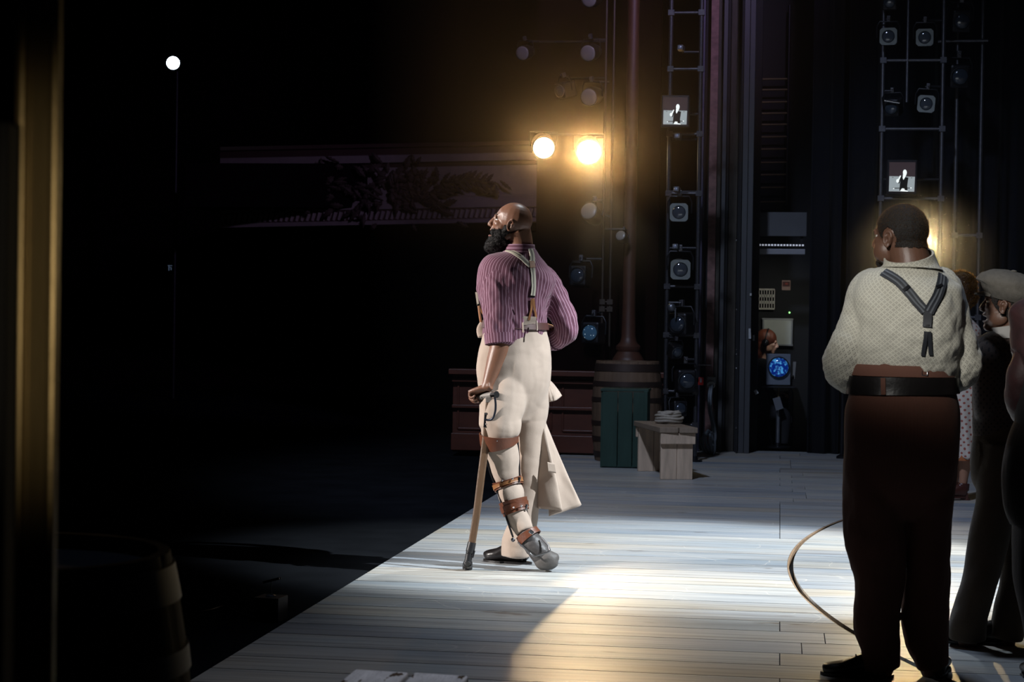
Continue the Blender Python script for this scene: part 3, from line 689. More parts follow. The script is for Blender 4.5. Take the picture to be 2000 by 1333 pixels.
glint = bpy.data.materials.new('glinting_lens_cells'); glint.use_nodes = True; nt, bs = nodes_of(glint); bs.inputs['Base Color'].default_value = (.05, .08, .12, 1); bs.inputs['Roughness'].default_value = .1
n = nt.nodes.new('ShaderNodeTexVoronoi'); n.inputs['Scale'].default_value = 34; r_ = nt.nodes.new('ShaderNodeValToRGB'); nt.links.new(n.outputs['Distance'], r_.inputs[0])
for e, (p_, c_) in zip(r_.color_ramp.elements, ((.05, (.75, .95, 1, 1)), (.22, (.02, .05, .09, 1)))): e.position = p_; e.color = c_
tcn = nt.nodes.new('ShaderNodeTexCoord'); nt.links.new(tcn.outputs['Object'], n.inputs['Vector']); nt.links.new(r_.outputs[0], bs.inputs['Base Color']); nt.links.new(r_.outputs[0], bs.inputs['Emission Color']); bs.inputs['Emission Strength'].default_value = .55  # pale specks painted in and made to glow in place of real glints
PROTO = {}
def place_fixture(style, px, py, y, label, aim=None, scale=1.0, group=None, roll=0, pole=None):
    if style not in PROTO: PROTO[style] = fixture(style); o = PROTO[style]
    else: o = copy_tree(PROTO[style])
    o.location = P(px, py, y); d = V(aim) if aim is not None else V((0, -1, 0))
    q = (-d.normalized()).to_track_quat('Y', 'Z'); o.rotation_euler = (q.to_matrix() @ Matrix.Rotation(roll, 3, 'Y')).to_euler(); o.scale = (scale,)*3
    o['label'] = label
    if group: o['group'] = group
    if pole is None: pole = (1716, 16.9) if 1700 < px < 1772 and py < 300 else (1827, 16.9) if 1772 <= px < 1840 else (1857, 17.2) if px > 1840 else (1302, DL) if px > 1290 and px < 1326 else (1354, DL) if 1326 <= px < 1400 else (1174, 17.5)
    M = Matrix.LocRotScale(o.location, o.rotation_euler, o.scale); w0 = M @ (V((0, .12, .19)) if style != 'small' else V((0, .09, 0)))
    e = P(pole[0], py, pole[1]); e = V((P(pole[0], 870, pole[1]).x, pole[1], w0.z)); g = G(); Mi = M.inverted()
    g.tube([Mi @ w0, Mi @ V((w0.x, pole[1]-.01, w0.z)), Mi @ e], .011/scale, 8); g.build('hanging_arm', IRON, o, world=False)
    return o
aimc = V((-.10, -1, -.10))
place_fixture('frame', 1735, 71, 16.75, 'square-framed stage light at top left of the tall ladder', (-.05, -1, -.12), .86)
place_fixture('frame', 1806, 73, 16.75, 'square-framed stage light at top right of the tall ladder', (-.1, -1, -.12), .86)
place_fixture('frame', 1809, 203, 16.75, 'square-framed stage light one level down on the right of the tall ladder', (-.1, -1, -.08), .86, None, .08)
place_fixture('moving', 1740, 212, 16.75, 'dark moving-head lamp one level down on the left of the tall ladder', (-.3, -1, -.3), .8)
o = tag(G().tube([P(1727, 196, 16.7), P(1757, 201, 16.7)], .011, 10).build('bright_tube', CHROME, None), 'short shiny metal tube over the moving-head lamp on the tall ladder', 'tube')
place_fixture('moving', 1737, 4, 16.75, 'stage light cut by the top edge above the tall ladder', (-.1, -1, -.4), .8)
place_fixture('moving', 1880, 42, 17.0, 'dim lamp at the top of the upper right ladder', (.1, -1, -.3), 1.0)
place_fixture('moving', 1876, 150, 17.0, 'dim lamp lower on the upper right ladder, below the cross pipe', (.1, -1, -.2), 1.05)
place_fixture('frame', 1326, 415, 16.5, 'square-framed stage light halfway up the ladder behind the bench', (0, -1, -.06), .92)
place_fixture('frame', 1329, 527, 16.5, 'dark square lamp under the halfway lamp on the ladder behind the bench', (.1, -1, -.1), 1.0)
place_fixture('moving', 1322, 634, 16.5, 'black box lamp at the height of the technician on the ladder behind the bench', (-.35, -1, -.05), 1.0)
place_fixture('moving', 1343, 745, 16.5, 'lamp with dark blue lens just above the bench on the ladder', (.25, -1, .0), 1.0)
place_fixture('moving', 1324, 690, 16.5, 'small moving lamp between the two lowest rungs of the ladder behind the bench', (.5, -1, -.3), .62)
place_fixture('moving', 1330, 798, 16.5, 'lowest lamp on the ladder, right behind the rope on the bench', (.4, -1, .2), .7)
for (px, py, w_) in ((1328, 92, 'topmost small clamp light on the ladder behind the bench'), (1322, 265, 'small clamp light just under the left monitor'), (1320, 369, 'small clamp light above the square-framed light on the ladder behind the bench'), (1318, 481, 'small bright clamp light between the two square lamps on the left ladder')):
    place_fixture('small', px, py, 16.45, w_, (-.3, -1, .2), .62)
g = G(); g.ell(P(1311, 601, 16.45), (.04, .03, .04)); g.box(P(1319, 612, 16.45), (.012, .02, .09)); tag(g.build('swivel_clamp', mat('dull_alloy', (.14, .15, .17), .35, .7), None), 'round alloy swivel clamp on the left pole of the ladder behind the bench', 'clamp')
for (px, py, s, l) in ((1150, -2, .8, 'lamp cut by the top edge above the two glowing lamps'), (1148, 104, .8, 'unlit purple-tinged lamp second from the top above the glowing lamps'), (1150, 190, .85, 'unlit frosted lamp directly above the brightest glowing lamp'), (1150, 412, .85, 'unlit frosted lamp directly below the brightest glowing lamp'), (1020, 104, .7, 'very dim unlit lamp high left of the house boom'), (1212, 460, .5, 'tiny unlit lamp on the house boom left of the brown column')):
    place_fixture('par', px, py, 17.2, l, (-.3, -1, -.25 if py < 300 else .35), s)
place_fixture('moving', 1092, 178, 17.2, 'small dark moving lamp up left of the brightest glowing lamp', (-.8, -1, -.3), .75)
place_fixture('moving', 1127, 538, 17.0, 'boxy glass-fronted lamp right of the singer\'s sleeve', (-.2, -1, .1), .95)
o = place_fixture('moving', 1151, 650, 17.0, 'boxy lamp with a glinting blue-white lens beside the singer\'s right elbow', (-.25, -1, .05), 1.0)
for ch in children(o):
    if ch.name.startswith('lens') and 'ring' not in ch.name:
        ch.data = ch.data.copy(); ch.data.materials.clear(); ch.data.materials.append(glint)

# (painted glint cells)
# the two burning lamps, the followspot and the lamp behind the man's neck
def burning(px, py, y, rpx, label, aim, col, strength, energy, deg=60, shape=None):
    t = thing('lit_stage_lamp', label, 'stage light', P(px, py, y)); c = P(px, py, y); r = rpx/3600*y
    R = (V(aim)-c).normalized().to_track_quat('-Y', 'Z').to_matrix()
    g = G(); g.lathe(c, [(r*1.12, .01), (r*1.15, .04), (r*1.05, .25), (r*.6, .34), (.02, .36)], 30, 'Y', R); g.build('can', IRON, t)
    g = G(); g.lathe(c, [(r*1.12, .01), (r*1.14, -.012), (r*1.02, -.012), (r*1.0, .012)], 30, 'Y', R, cap=False); g.build('rim', IRON, t)
    g = G(); g.ell(c, (r, .018, r), R, 30, 14); ln = g.build('lens', mat('burning_'+str(px), col, .4, emit=col, est=strength), t)
    g = G(); g.tube([c+R @ V(q) for q in ((-r*1.3, .12, 0), (-r*1.3, .12, r*1.3), (r*1.3, .12, r*1.3), (r*1.3, .12, 0))], .008, 8); g.build('yoke', IRON, t)
    e = V((P(1174 if px < 1300 else 1716, 870, 17.5 if px < 1300 else 16.9).x, 17.5 if px < 1300 else 16.9, c.z+.05)); w0 = c+R @ V((0, .12, r*1.3))
    if px > 1000: g = G(); g.tube([w0, V((w0.x, e.y, w0.z)), V((e.x, e.y, w0.z))], .011, 8); g.build('hanging_arm', IRON, t)
    else: g = G(); g.tube([c+V((0, .2, -.1)), V((c.x, c.y+.2, -.04))], .03, 10); g.build('stand', IRON, t)
    return c, R
WARM = (1.0, .74, .42)
lamps = []
for (px, py, rp, lb, en, st) in ((1062, 289, 20.5, 'lit warm lamp, the smaller left one of the glowing pair', 30, 14), (1150, 297, 23, 'lit warm lamp, the brighter right one of the glowing pair', 330, 30)):
    c, R = burning(px, py, 17.2, rp, lb, (-.4 if px < 1100 else -.35, 7.0, 0), (1, .80, .45), st, en)
    spot('beam_of_warm_lamp', c+(R @ V((0, -.06, 0))), (-.22, 7.4, .0), en, WARM, 9.5, .2, .08)
    spot('spill_of_warm_lamp', c+(R @ V((0, -.07, 0))), c+V((-.9, -8.2, 5.2)), en*.55+22, (1.0, .52, .17), 100, .15, .08)
c, R = burning(338, 123, 27.0, 13, 'cold white followspot burning far away in the dark balcony', (-1.3, 9.4, 1.3), (.75, .9, 1), 12, 0)
c, R = burning(1795, 471, 16.4, 12, 'warm lamp burning directly behind the neck of the man in the white shirt', (.4, 6.7, 1.0), (1, .75, .35), 60, 0)
spot('beam_behind_neck', c+(R @ V((0, -.05, 0))), (.56, 6.75, 1.0), 230, (1.0, .74, .36), 22, .5, .06)
# ================================================================ CONDUCTOR MONITORS
def monitor(px0, py0, px1, py1, y, label):
    a = P(px0, py1, y); b = P(px1, py0, y); t = thing('conductor_monitor', label, 'monitor', ((a.x+b.x)/2, y, a.z)); W_, H_ = b.x-a.x, b.z-a.z; cx_, cz = (a.x+b.x)/2, (a.z+b.z)/2
    g = G(); g.box((cx_, y+.05, cz), (W_*1.16, .09, H_*1.16)); g.build('casing', IRON, t, False, bevel=.008)
    g = G(); pz = .22*H_; g.box((cx_, y+.16, cz), (.05, .14, .05)); g.box((cx_, (y+.2+DR)/2 if px0 > 1500 else (y+.2+DL)/2, cz), (.03, .12, .03)); g.tube([(P(1714 if px0 > 1500 else 1300, 870, DR if px0 > 1500 else DL).x, DR if px0 > 1500 else DL, cz), (P(1827 if px0 > 1500 else 1355, 870, DR if px0 > 1500 else DL).x, DR if px0 > 1500 else DL, cz)], .012, 8); g.build('mounting_bar', IRON, t, False)
    s = make('screen', [(a.x, y, a.z), (b.x, y, a.z), (b.x, y, b.z), (a.x, y, b.z)], [(0, 1, 2, 3)], mat('screen_dark', (.02, .02, .02), .2, emit=(.030, .020, .024), est=1.0), t, False)
    def poly(name, pts, m, k):
        make(name, [(a.x+W_*u_, y-.0012*k, b.z-H_*v_) for u_, v_ in pts], [tuple(range(len(pts)))], m, s, False)
    sg = mat('screen_grey', (.1, .1, .1), .3, emit=(.33, .38, .40), est=.85); sw = mat('screen_white', (.1, .1, .1), .3, emit=(.85, .92, .92), est=1.1); sk = mat('screen_black', (.01, .01, .01), .3)
    poly('desk_picture', ((.01, .47), (.99, .49), (.97, .99), (.0, .98)), sg, 1)
    poly('conductor_body_picture', ((.50, .46), (.62, .50), (.74, .52), (.70, .80), (.72, .98), (.40, .96), (.42, .72), (.44, .60), (.40, .72), (.34, .70), (.42, .46)), sk, 2)
    el = lambda cx, cy, rx, ry, n=18: [(cx+rx*math.cos(2*math.pi*i/n), cy+ry*math.sin(2*math.pi*i/n)) for i in range(n)]
    poly('face_picture', el(.60, .35, .075, .10), sw, 3); poly('shirt_picture', ((.53, .42), (.66, .42), (.60, .53), (.55, .60), (.52, .53)), sw, 3.2)
    poly('hand_picture', el(.33, .63, .055, .065), sw, 3); poly('baton_picture', ((.33, .60), (.42, .45), (.46, .46), (.38, .62)), sw, 3.2)
    poly('lower_hand_picture', ((.43, .97), (.50, .88), (.60, .89), (.60, .94), (.74, .96), (.72, .99)), sw, 3)
    poly('stand_picture', ((.14, .865), (.86, .855), (.86, .88), (.14, .89)), sk, 2.5); poly('clip_picture', el(.18, .89, .03, .018), sw, 3.4); poly('clip_picture', el(.84, .865, .03, .02), sw, 3.4)
    for u_ in (.14, .86): poly('bolt_picture', el(u_, .51+.02*u_, .025, .012), sk, 3)
    return t
monitor(1295, 190, 1343, 244, 16.45, 'small monitor showing a gesturing conductor, on the ladder behind the bench')
monitor(1736, 317, 1788, 375, 16.62, 'small monitor showing a gesturing conductor, above the man in the white shirt')
# ================================================================ WALL BOX, SOCKET, CABLES
t = thing('red_alarm_box', 'small bright red box with a white label by the pink plaster strip', 'box', P(1369, 752, 17.9))
c = P(1369, 745, 17.9); g = G(); g.box(c, (.052, .05, .075)); g.build('casing', mat('alarm_red', (.85, .03, .02), .4, var=.08), t, False, bevel=.004)
g = G(); g.box(c+V((0, -.027, .008)), (.018, .004, .040)); g.build('label_plate', whitec, t, False)
g = G(); a = P(1364, 713.5, 17.95); b = P(1390, 713.5, 17.95); g.box((a+b)/2, (b.x-a.x, .02, .008)); tag(g.build('bracket_bar', mat('pale_bar', (.35, .35, .35), .5), None, False), 'thin pale horizontal bar across the pink plaster strip', 'bar')
t = thing('wall_socket', 'grey round power connector with cables plugged in beside the red box', 'socket', P(1389, 760, 17.9))
c = P(1389, 746, 17.9); g = G(); g.box(c+V((0, .06, .012)), (.085, .08, .07)); g.build('backbox', mat('socket_grey', (.26, .27, .26), .5), t, False, bevel=.006)
g = G(); g.lathe(c+V((0, .02, -.02)), [(.038, 0), (.040, -.03), (.030, -.035), (.026, -.01)], 24, 'Y', Matrix.Rotation(.5, 3, 'X')); g.build('connector', mat('socket_white', (.48, .48, .45), .5), t)
cab = mat('grey_rubber_cable', (.17, .20, .23), .5)
for i, path in enumerate((((1388, 752), (1385, 770), (1385, 800), (1391, 830), (1391, 850), (1385, 872), (1376, 878)), ((1391, 752), (1388, 775), (1389, 805), (1396, 835), (1397, 858), (1390, 876), (1383, 878)))):
    pts = [P(x, y, 17.86-.03*j-.02*i) for j, (x, y) in enumerate(path)]
    L = Loft([(p, .013, .013) for p in pts], (1, 0, 0), 10, 6); vs, fs = closed_from_grid(L.grid(), 10)
    tag(make('power_cable', vs, fs, cab, None), ('left' if i == 0 else 'right')+' one of the two grey cables hanging from the wall socket', 'cable')
g = G()
for k in range(5):
    c = P(1383+k*2, 866-k, 17.6-.03*k); R = Matrix.Rotation(.5+k*.35, 3, 'Z') @ Matrix.Rotation(1.15+.1*k, 3, 'X'); r = .075+.008*(k % 3)
    pts = [c+R @ V((r*math.cos(a*math.pi/12), r*1.25*math.sin(a*math.pi/12), 0)) for a in range(25)]
    lo = min(p.z for p in pts); pts = [p+V((0, 0, .012-lo)) for p in pts]; g.tube(pts, .010, 8)
tag(g.build('coiled_cable', cab, None), 'loose loops of grey cable on the floor behind the bench', 'cable')
# ================================================================ BENCHES, CRATE, BARRELS, ROPE
def wood(name, col, var=.35, rough=.7, st=(1, 1, 1), vs=7, bump=.4):
    return mat(name, col, rough, 0, var, vs, bump, 30, .3, st)
def bench(loc, rotz, L, label, m_top, m_leg, W=.31, H=.42):
    t = thing('wooden_bench', label, 'bench', loc, None, (0, 0, rotz)); B = lambda g, n, m: g.build(n, m, t, False, world=False, bevel=.005)
    for k in (-1, 1):
        g = G(); g.box((k*(W/4+.002), L/2, H-.022), (W/2-.008, L, .044))
        g.v = [v+V((.0, .012*math.sin(v.x*30), 0)) for v in g.v]; B(g, 'seat_board', m_top)
    for y in (.07, L-.07):
        for k in (-1, 1):
            g = G(); g.box((k*.066, y, (H-.045)/2), (.130, .038, H-.045)); B(g, 'leg_board', m_leg)
        g = G(); g.box((0, y+(-.036 if y < L/2 else .036), H-.045-.045), (W*.92, .034, .088)); B(g, 'cleat', m_leg)
    g = G(); g.box((.06, L/2, .13), (.03, L-.18, .09)); B(g, 'stretcher', m_leg)
    return t
pine_top = wood('greyed_pine', (.28, .21, .15), .5, st=(6, .7, 1)); pine = wood('bare_pine', (.66, .50, .36), .45, st=(5, 5, .8), vs=5)
ax = V((-.293, .607)); q = F(1325, 938)
bench((q.x, q.y-.03, 0), math.atan2(.27, .85), .92, 'bare pine bench with a coil of rope on it, in front of the green crate', pine_top, pine)
white = wood('chipped_white_paint', (.62, .62, .66), .35, st=(5, 1.2, 1), vs=9, bump=.9)
nt, bs = nodes_of(white); vo = nt.nodes.new('ShaderNodeTexNoise'); vo.inputs['Scale'].default_value = 9; vo.inputs['Detail'].default_value = 6
mp = nt.nodes.new('ShaderNodeMapping'); mp.inputs['Scale'].default_value = (3.5, 1, 1); tc = nt.nodes.new('ShaderNodeTexCoord'); nt.links.new(tc.outputs['Object'], mp.inputs[0]); nt.links.new(mp.outputs[0], vo.inputs['Vector'])
rp = nt.nodes.new('ShaderNodeValToRGB'); nt.links.new(vo.outputs[0], rp.inputs[0]); rp.color_ramp.elements[0].position = .36; rp.color_ramp.elements[1].position = .385
mx = nt.nodes.new('ShaderNodeMix'); mx.data_type = 'RGBA'; old = bs.inputs['Base Color'].links[0].from_socket; mx.inputs[6].default_value = (.06, .035, .02, 1); nt.links.new(old, mx.inputs[7]); nt.links.new(rp.outputs[0], mx.inputs[0]); nt.links.new(mx.outputs[2], bs.inputs['Base Color'])
a = F(690, 1309, .42); b = F(916, 1321, .42)
bench(((a.x+b.x)/2, a.y-.88, 0), 0, .88, 'white-painted chipped wooden bench whose end shows at the bottom edge of the picture', white, white, abs(b.x-a.x))
# rope coil on the pine bench
rope = mat('pale_hemp_rope', (.42, .37, .30), .9, var=.35, vscale=90, bump=.8, bscale=160)
c = P(1306, 828, 15.28); g = G(); zb = .43
for k, (r, z, dx) in enumerate(((.105, .012, 0), (.108, .034, .006), (.100, .056, -.006), (.088, .076, .004), (.07, .012, 0), (.066, .034, .004), (.060, .055, .0))):
    pts = [V((c.x+dx+r*math.cos(a), c.y+r*.95*math.sin(a), zb+z+.004*math.sin(3*a+k))) for a in [i*2*math.pi/32 for i in range(33)]]; g.tube(pts, .0125, 8)
g.tube([(c.x+.08, c.y-.03, zb+.09), (c.x+.02, c.y-.10, zb+.082), (c.x-.07, c.y-.08, zb+.06), (c.x-.10, c.y, zb+.03)], .012, 8)
tag(g.build('rope_coil', rope, None), 'coil of pale rope lying on the far part of the pine bench', 'rope')
# green crate standing on end
a = F(1173, 914); green = wood('dark_green_paint', (.026, .058, .045), .3, .55, (3, 3, .5)); t = thing('green_crate', 'dark green boarded crate standing on end between barrel and bench', 'crate', (a.x+.2, a.y+.15, 0))
x0, y0 = a.x, a.y; Wc, Hc, Dc = .392, .665, .30
for i in range(3):
    wd = Wc*(.345, .32, .27)[i]; xs = x0+Wc*(.0, .35, .675)[i]
    g = G(); g.box((xs+wd/2+.004, y0+.012, Hc/2), (wd-.004, .022, Hc-.02)); g.build('front_board', green, t, False, bevel=.003)
for sx, nm in ((x0+.005, 'side'), (x0+Wc-.008, 'side')):
    g = G(); g.box((sx, y0+Dc/2+.012, Hc/2), (.022, Dc, Hc)); g.build(nm+'_panel', green, t, False, bevel=.003)
g = G(); g.box((x0+Wc/2, y0+Dc/2+.01, Hc+.004), (Wc+.02, Dc+.03, .022)); g.build('end_panel', green, t, False, bevel=.003)
g = G(); g.box((x0+Wc/2, y0+Dc/2+.01, .012), (Wc-.03, Dc-.01, .022)); g.build('base_panel', green, t, False)
g = G(); g.box((x0+Wc-.012, y0-.006, Hc/2), (.03, .02, Hc)); g.build('corner_batten', green, t, False, bevel=.003)
def barrel(loc, label, rt, rb, H, m_st, m_hoop, m_head, n=22):
    t = thing('wooden_barrel', label, 'barrel', loc); X, Y, _ = loc
    def R_(z): q = 2*z/H-1; return rb-(rb-rt)*q*q
    g = G(); N_ = n*6; rows = 22; vs = []; fs = []
    for i in range(rows+1):
        z = H*i/rows
        for k in range(N_):
            th = 2*math.pi*k/N_; gr = .0035 if k % 6 == 0 else 0; vs.append(V((X+(R_(z)-gr)*math.cos(th), Y+(R_(z)-gr)*math.sin(th), z)))
    for i in range(rows):
        for k in range(N_): k2 = (k+1) % N_; fs.append((i*N_+k, i*N_+k2, (i+1)*N_+k2, (i+1)*N_+k))
    b = len(vs)
    for (dr, z) in ((.022, H), (.026, H-.055)):
        for k in range(N_): th = 2*math.pi*k/N_; vs.append(V((X+(R_(z)-dr)*math.cos(th), Y+(R_(z)-dr)*math.sin(th), z)))
    for r0_, r1_ in ((rows*N_, b), (b, b+N_)):
        for k in range(N_): k2 = (k+1) % N_; fs.append((r0_+k, r0_+k2, r1_+k2, r1_+k))
    fs.append(tuple(range(N_))[::-1]); g.add(vs, fs); g.build('staves', m_st, t, True, angle=25)
    g = G(); g.lathe((X, Y, 0), [(.001, H-.030), (R_(H)-.024, H-.030), (R_(H)-.024, H-.052), (.001, H-.052)], 48, cap=False); g.build('barrel_head', m_head, t, True)
    for z0, z1 in ((H*.045, H*.10), (H*.20, H*.25), (H*.36, H*.405), (H*.595, H*.64), (H*.75, H*.80), (H*.90, H*.975)):
        g = G(); g.lathe((X, Y, 0), [(R_(z0)+.001, z0), (R_(z0)+.0045, z0), (R_(z1)+.0045, z1), (R_(z1)+.001, z1)], 64, cap=False); g.build('hoop', m_hoop, t)
    return t
q = F(1213, 905); barrel((q.x+.02, q.y+.32, 0), 'brown wooden barrel behind the green crate, against the panelled box front', .285, .318, .90, wood('barrel_oak', (.15, .095, .06), .5, .6, (1, 1, .3), 8), mat('rusty_hoop', (.055, .035, .028), .5, .5), wood('barrel_oak', (.15, .095, .06)))
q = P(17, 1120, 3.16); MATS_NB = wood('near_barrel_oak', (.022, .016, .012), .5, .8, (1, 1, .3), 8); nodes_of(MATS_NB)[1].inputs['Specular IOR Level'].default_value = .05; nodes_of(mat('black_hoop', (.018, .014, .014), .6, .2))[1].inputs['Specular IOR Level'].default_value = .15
barrel((q.x, q.y, 0), 'large dark barrel in the near left corner, its sunken lid blue-grey', .287, .335, .845, wood('near_barrel_oak', (.022, .016, .012), .5, .6, (1, 1, .3), 8), mat('black_hoop', (.018, .014, .014), .5, .5), wood('blue_grey_lid', (.07, .08, .10), .4, .7, (1, 1, 1), 5))  # lid boards paler and bluer than the staves
# black box with a small microphone stand on the apron
q = F(524, 1216, -.04); t = thing('black_box', 'small black cube box on the dark apron left of the stage edge', 'box', (q.x, q.y+.06, -.04)); s_ = .112
R = Matrix.Rotation(-.12, 3, 'Z'); c = V((q.x-.005, q.y+.056, -.04+s_*.46)); g = G(); g.box(c, (s_, s_, s_*.92), R); g.build('shell', mat('black_scuffed_ply', (.035, .035, .042), .55), t, False, bevel=.002)
g = G(); g.box(c+R @ V((0, -s_/2-.001, 0)), (s_*.88, .003, s_*.80), R); g.build('grille', BLACK, t, False)
t = thing('floor_microphone', 'little floor microphone with silver clips standing on the black box', 'microphone', c+V((0, 0, s_*.46))); b0 = V(t.location)
g = G(); g.lathe(b0, [(.022, 0), (.022, .003), (.012, .008), (.003, .010)], 24); g.build('base', mat('silver_base', (.35, .37, .45), .3, .7), t)
g = G(); g.tube([b0+V((0, 0, .008)), b0+V((0, 0, .062))], .0022, 8); g.build('stem', IRON, t)
g = G(); g.tube([b0+V((-.036, 0, .058)), b0+V((.036, 0, .078))], .0055, 12); g.build('microphone_body', IRON, t)
for dx in (-.034, -.024, -.002, .026, .042):
    g = G(); g.box(b0+V((dx, -.005, .068+dx*.27)), (.004, .006, .008), Matrix.Rotation(-.4, 3, 'Y')); g.build('clip', CHROME, t, False)
pts = [F(x, y, -.034) for x, y in ((500, 1210), (470, 1200), (440, 1185), (410, 1192), (385, 1195), (360, 1186), (330, 1184))]; L = Loft([(p, .004, .004) for p in pts], (0, 0, 1), 8, 6)
tag(make('microphone_cable', *closed_from_grid(L.grid(), 8), IRON, None), 'thin black cable curving over the apron from the microphone box to the barrel', 'cable')
for (x, y, l) in ((305, 1097, 'tiny orange glint above the near barrel rim, the brighter left one'), (342, 1098, 'tiny orange glint above the near barrel rim, the fainter right one')):
    g = G(); g.box(P(x, y, 12), (.036 if x < 320 else .022, .02, .010)); tag(g.build('cue_light', mat('cue_orange_%d' % x, (.3, .1, .03), .5, emit=(1, .5, .2), est=.7 if x < 320 else .25), None, False, bevel=.003), l, 'light')
# ================================================================ NEAR LEFT GILT POST
D0 = 1.75; k_ = D0/FPX
gilt = mat('worn_gold_paint', (.34, .26, .13), .36, .55, .3, 5, .3, 40, stretch=(1, 1, .3))
t = thing('gilt_door_frame', 'blurred gold-painted upright close by at the left edge', 'door frame', (P(75, 900, D0).x, D0, 0))
def vbar(name, xa, xb, dy, th, m, z0=0, z1=2.4, bev=.003):
    a = P(xa, 666, D0).x; b = P(xb, 666, D0).x; g = G(); g.box(((a+b)/2, D0+dy, (z0+z1)/2), (b-a, th, z1-z0)); return g.build(name, m, t, False, bevel=bev)
vbar('upright', 28, 106, .010, .010, gilt); vbar('bead', 27, 47, .0, .012, gilt, bev=.004); vbar('bead', 92, 111, .0, .012, gilt, bev=.004)
t2 = thing('black_latch', 'blurred black latch bar in front of the gold upright at the far left edge', 'latch', (P(5, 700, D0-.1).x, D0-.1, 0))
a = P(-60, 240, D0-.1); b = P(27, 240, D0-.1); g = G(); g.box(((a.x+b.x)/2, D0-.1, a.z/2), (b.x-a.x, .03, a.z)); g.build('plate', BLACK, t2, False, bevel=.004)
spot('gilt_post_fill', P(-420, 380, .35)+V((0, 0, .0)), P(75, 560, D0), 13.0, (1, .82, .55), 19, 1.0, .03)  # added warm spot that brightens the middle of the gilt post
# ================================================================ BALCONY FRONT
t = thing('balcony_front', 'ornate curved balcony front with leafy plaster garland, dim far behind the singer', 'balcony', P(740, 440, 24.5))
prof = [(0, 274, -.02), (0, 281, -.06), (0, 284, -.02), (0, 296, .0), (0, 297, -.035), (0, 311, -.035), (0, 313, .02), (0, 319, .04), (0, 321, .06), (0, 378, .06), (0, 381, .02), (0, 388, -.02), (0, 402, -.03), (0, 404, .0), (0, 408, .0), (0, 424, -.02), (0, 427, -.05), (0, 432, -.05), (0, 434, .1)]
plaster = mat('cream_plaster_relief', (.20, .16, .155), .7, var=.2, vscale=10); deepred = mat('deep_red_balcony', (.05, .022, .020), .7)
def bal(u, py, off):    # u 0..1 along the curve
    px = 430+u*660; dd = 24.6+1.6*(1-u)**1.6+off; y_ = py+13*(1-u)
    return P(px, y_, dd)
def strip_of(i0, i1, name, m):
    g = G(); n = 60; pr = prof[i0:i1+1]
    for j in range(n+1):
        for (_, py, off) in pr: g.v.append(bal(j/n, py, off))
        for (_, py, off) in pr[::-1]: g.v.append(bal(j/n, py, off+.25))
    k = len(pr)*2
    for j in range(n):
        for q in range(k): q2 = (q+1) % k; g.f.append((j*k+q, j*k+q2, j*k+k+q2, j*k+k+q))
    g.f += [tuple(range(k))[::-1], tuple(range(n*k, n*k+k))]; return g.build(name, m, t, True, angle=25)
strip_of(0, 3, 'top_rail', deepred); strip_of(3, 6, 'upper_band', plaster); strip_of(6, 8, 'red_band', deepred); strip_of(8, 10, 'frieze', plaster); strip_of(10, 13, 'lower_moulding', plaster)
strip_of(13, 15, 'rope_channel', deepred); strip_of(15, 18, 'bottom_rail', plaster)
g = G()
for j in range(64):
    u = (j+.5)/64; a, b = bal(u, 422, -.01), bal(u+.006, 406, -.01); g.tube([a, b], .03, 6)
g.build('rope_moulding', plaster, t)
leafm = mat('dull_leaf_relief', (.05, .032, .026), .7, var=.4)
def leaf(g, c, ang, ln, wd, off):
    d = V((math.cos(ang), 0, math.sin(ang))); s_ = V((-d.z, 0, d.x)); prev = None; n = 9
    top = []; bot = []
    for i in range(n+1):
        f = i/n; wv = wd*math.sin(math.pi*min(1, f*.9+.08))*(1 if i % 2 else .62)
        p = c+d*ln*f+V((0, -off-.05*math.sin(math.pi*f), 0)); top.append(p+s_*wv); bot.append(p-s_*wv)
    b = len(g.v); g.v += top+bot+[c+d*ln*i/n+V((0, -off-.05*math.sin(math.pi*i/n)-.03, 0)) for i in range(n+1)]
    m_ = n+1
    for i in range(n): g.f += [(b+i, b+i+1, b+2*m_+i+1, b+2*m_+i), (b+2*m_+i, b+2*m_+i+1, b+m_+i+1, b+m_+i), (b+i, b+m_+i, b+m_+i+1, b+i+1)]
rg = random.Random(5); g = G()
for i in range(190):
    u = rg.gauss(.5, .13); py = rg.gauss(362, 26)+abs(u-.5)*20; py = min(max(py, 300), 432); c = bal(u, py, -.02)
    side = 1 if u > .5 else -1; leaf(g, c, (0 if side > 0 else math.pi)+rg.gauss(-.1 if side > 0 else .1, .8), rg.uniform(.12, .24), rg.uniform(.03, .055), .04)
g.build('leaf_cartouche', leafm, t, True)
for sgn, u0 in ((1, .66), (-1, .34)):
    g = G()
    for i in range(9):
        u = u0+sgn*i*.016; c = bal(u, 352+4*math.sin(i), -.02)
        for da in (-.9, 0, .9): leaf(g, c, (0 if sgn > 0 else math.pi)+da, .17, .035, .04)
    g.build('leaf_spray', leafm, t, True)

# seat-row number plate glowing faintly in the house
g = G(); g.box((-3.6, 28.8, P(740, 360, 25).z), (9.6, 7.0, .62)); o = g.build('trim_13', HOUSE, None, False); o['kind'] = 'structure'
g = G(); c = P(332, 524, 31.99); g.box(c+V((0, 0, .045)), (.075, .02, .012)); g.box(c+V((-.02, 0, .0)), (.012, .02, .09)); g.box(c+V((.012, 0, .012)), (.03, .02, .01)); g.box(c+V((.022, 0, -.015)), (.012, .02, .04))
tag(g.build('faint_house_fitting', mat('faint_blue_fitting', (.05, .06, .08), .5, emit=(.10, .14, .22), est=.35), None, False), 'faint bluish fitting floating in the dark house below the followspot', 'fitting')
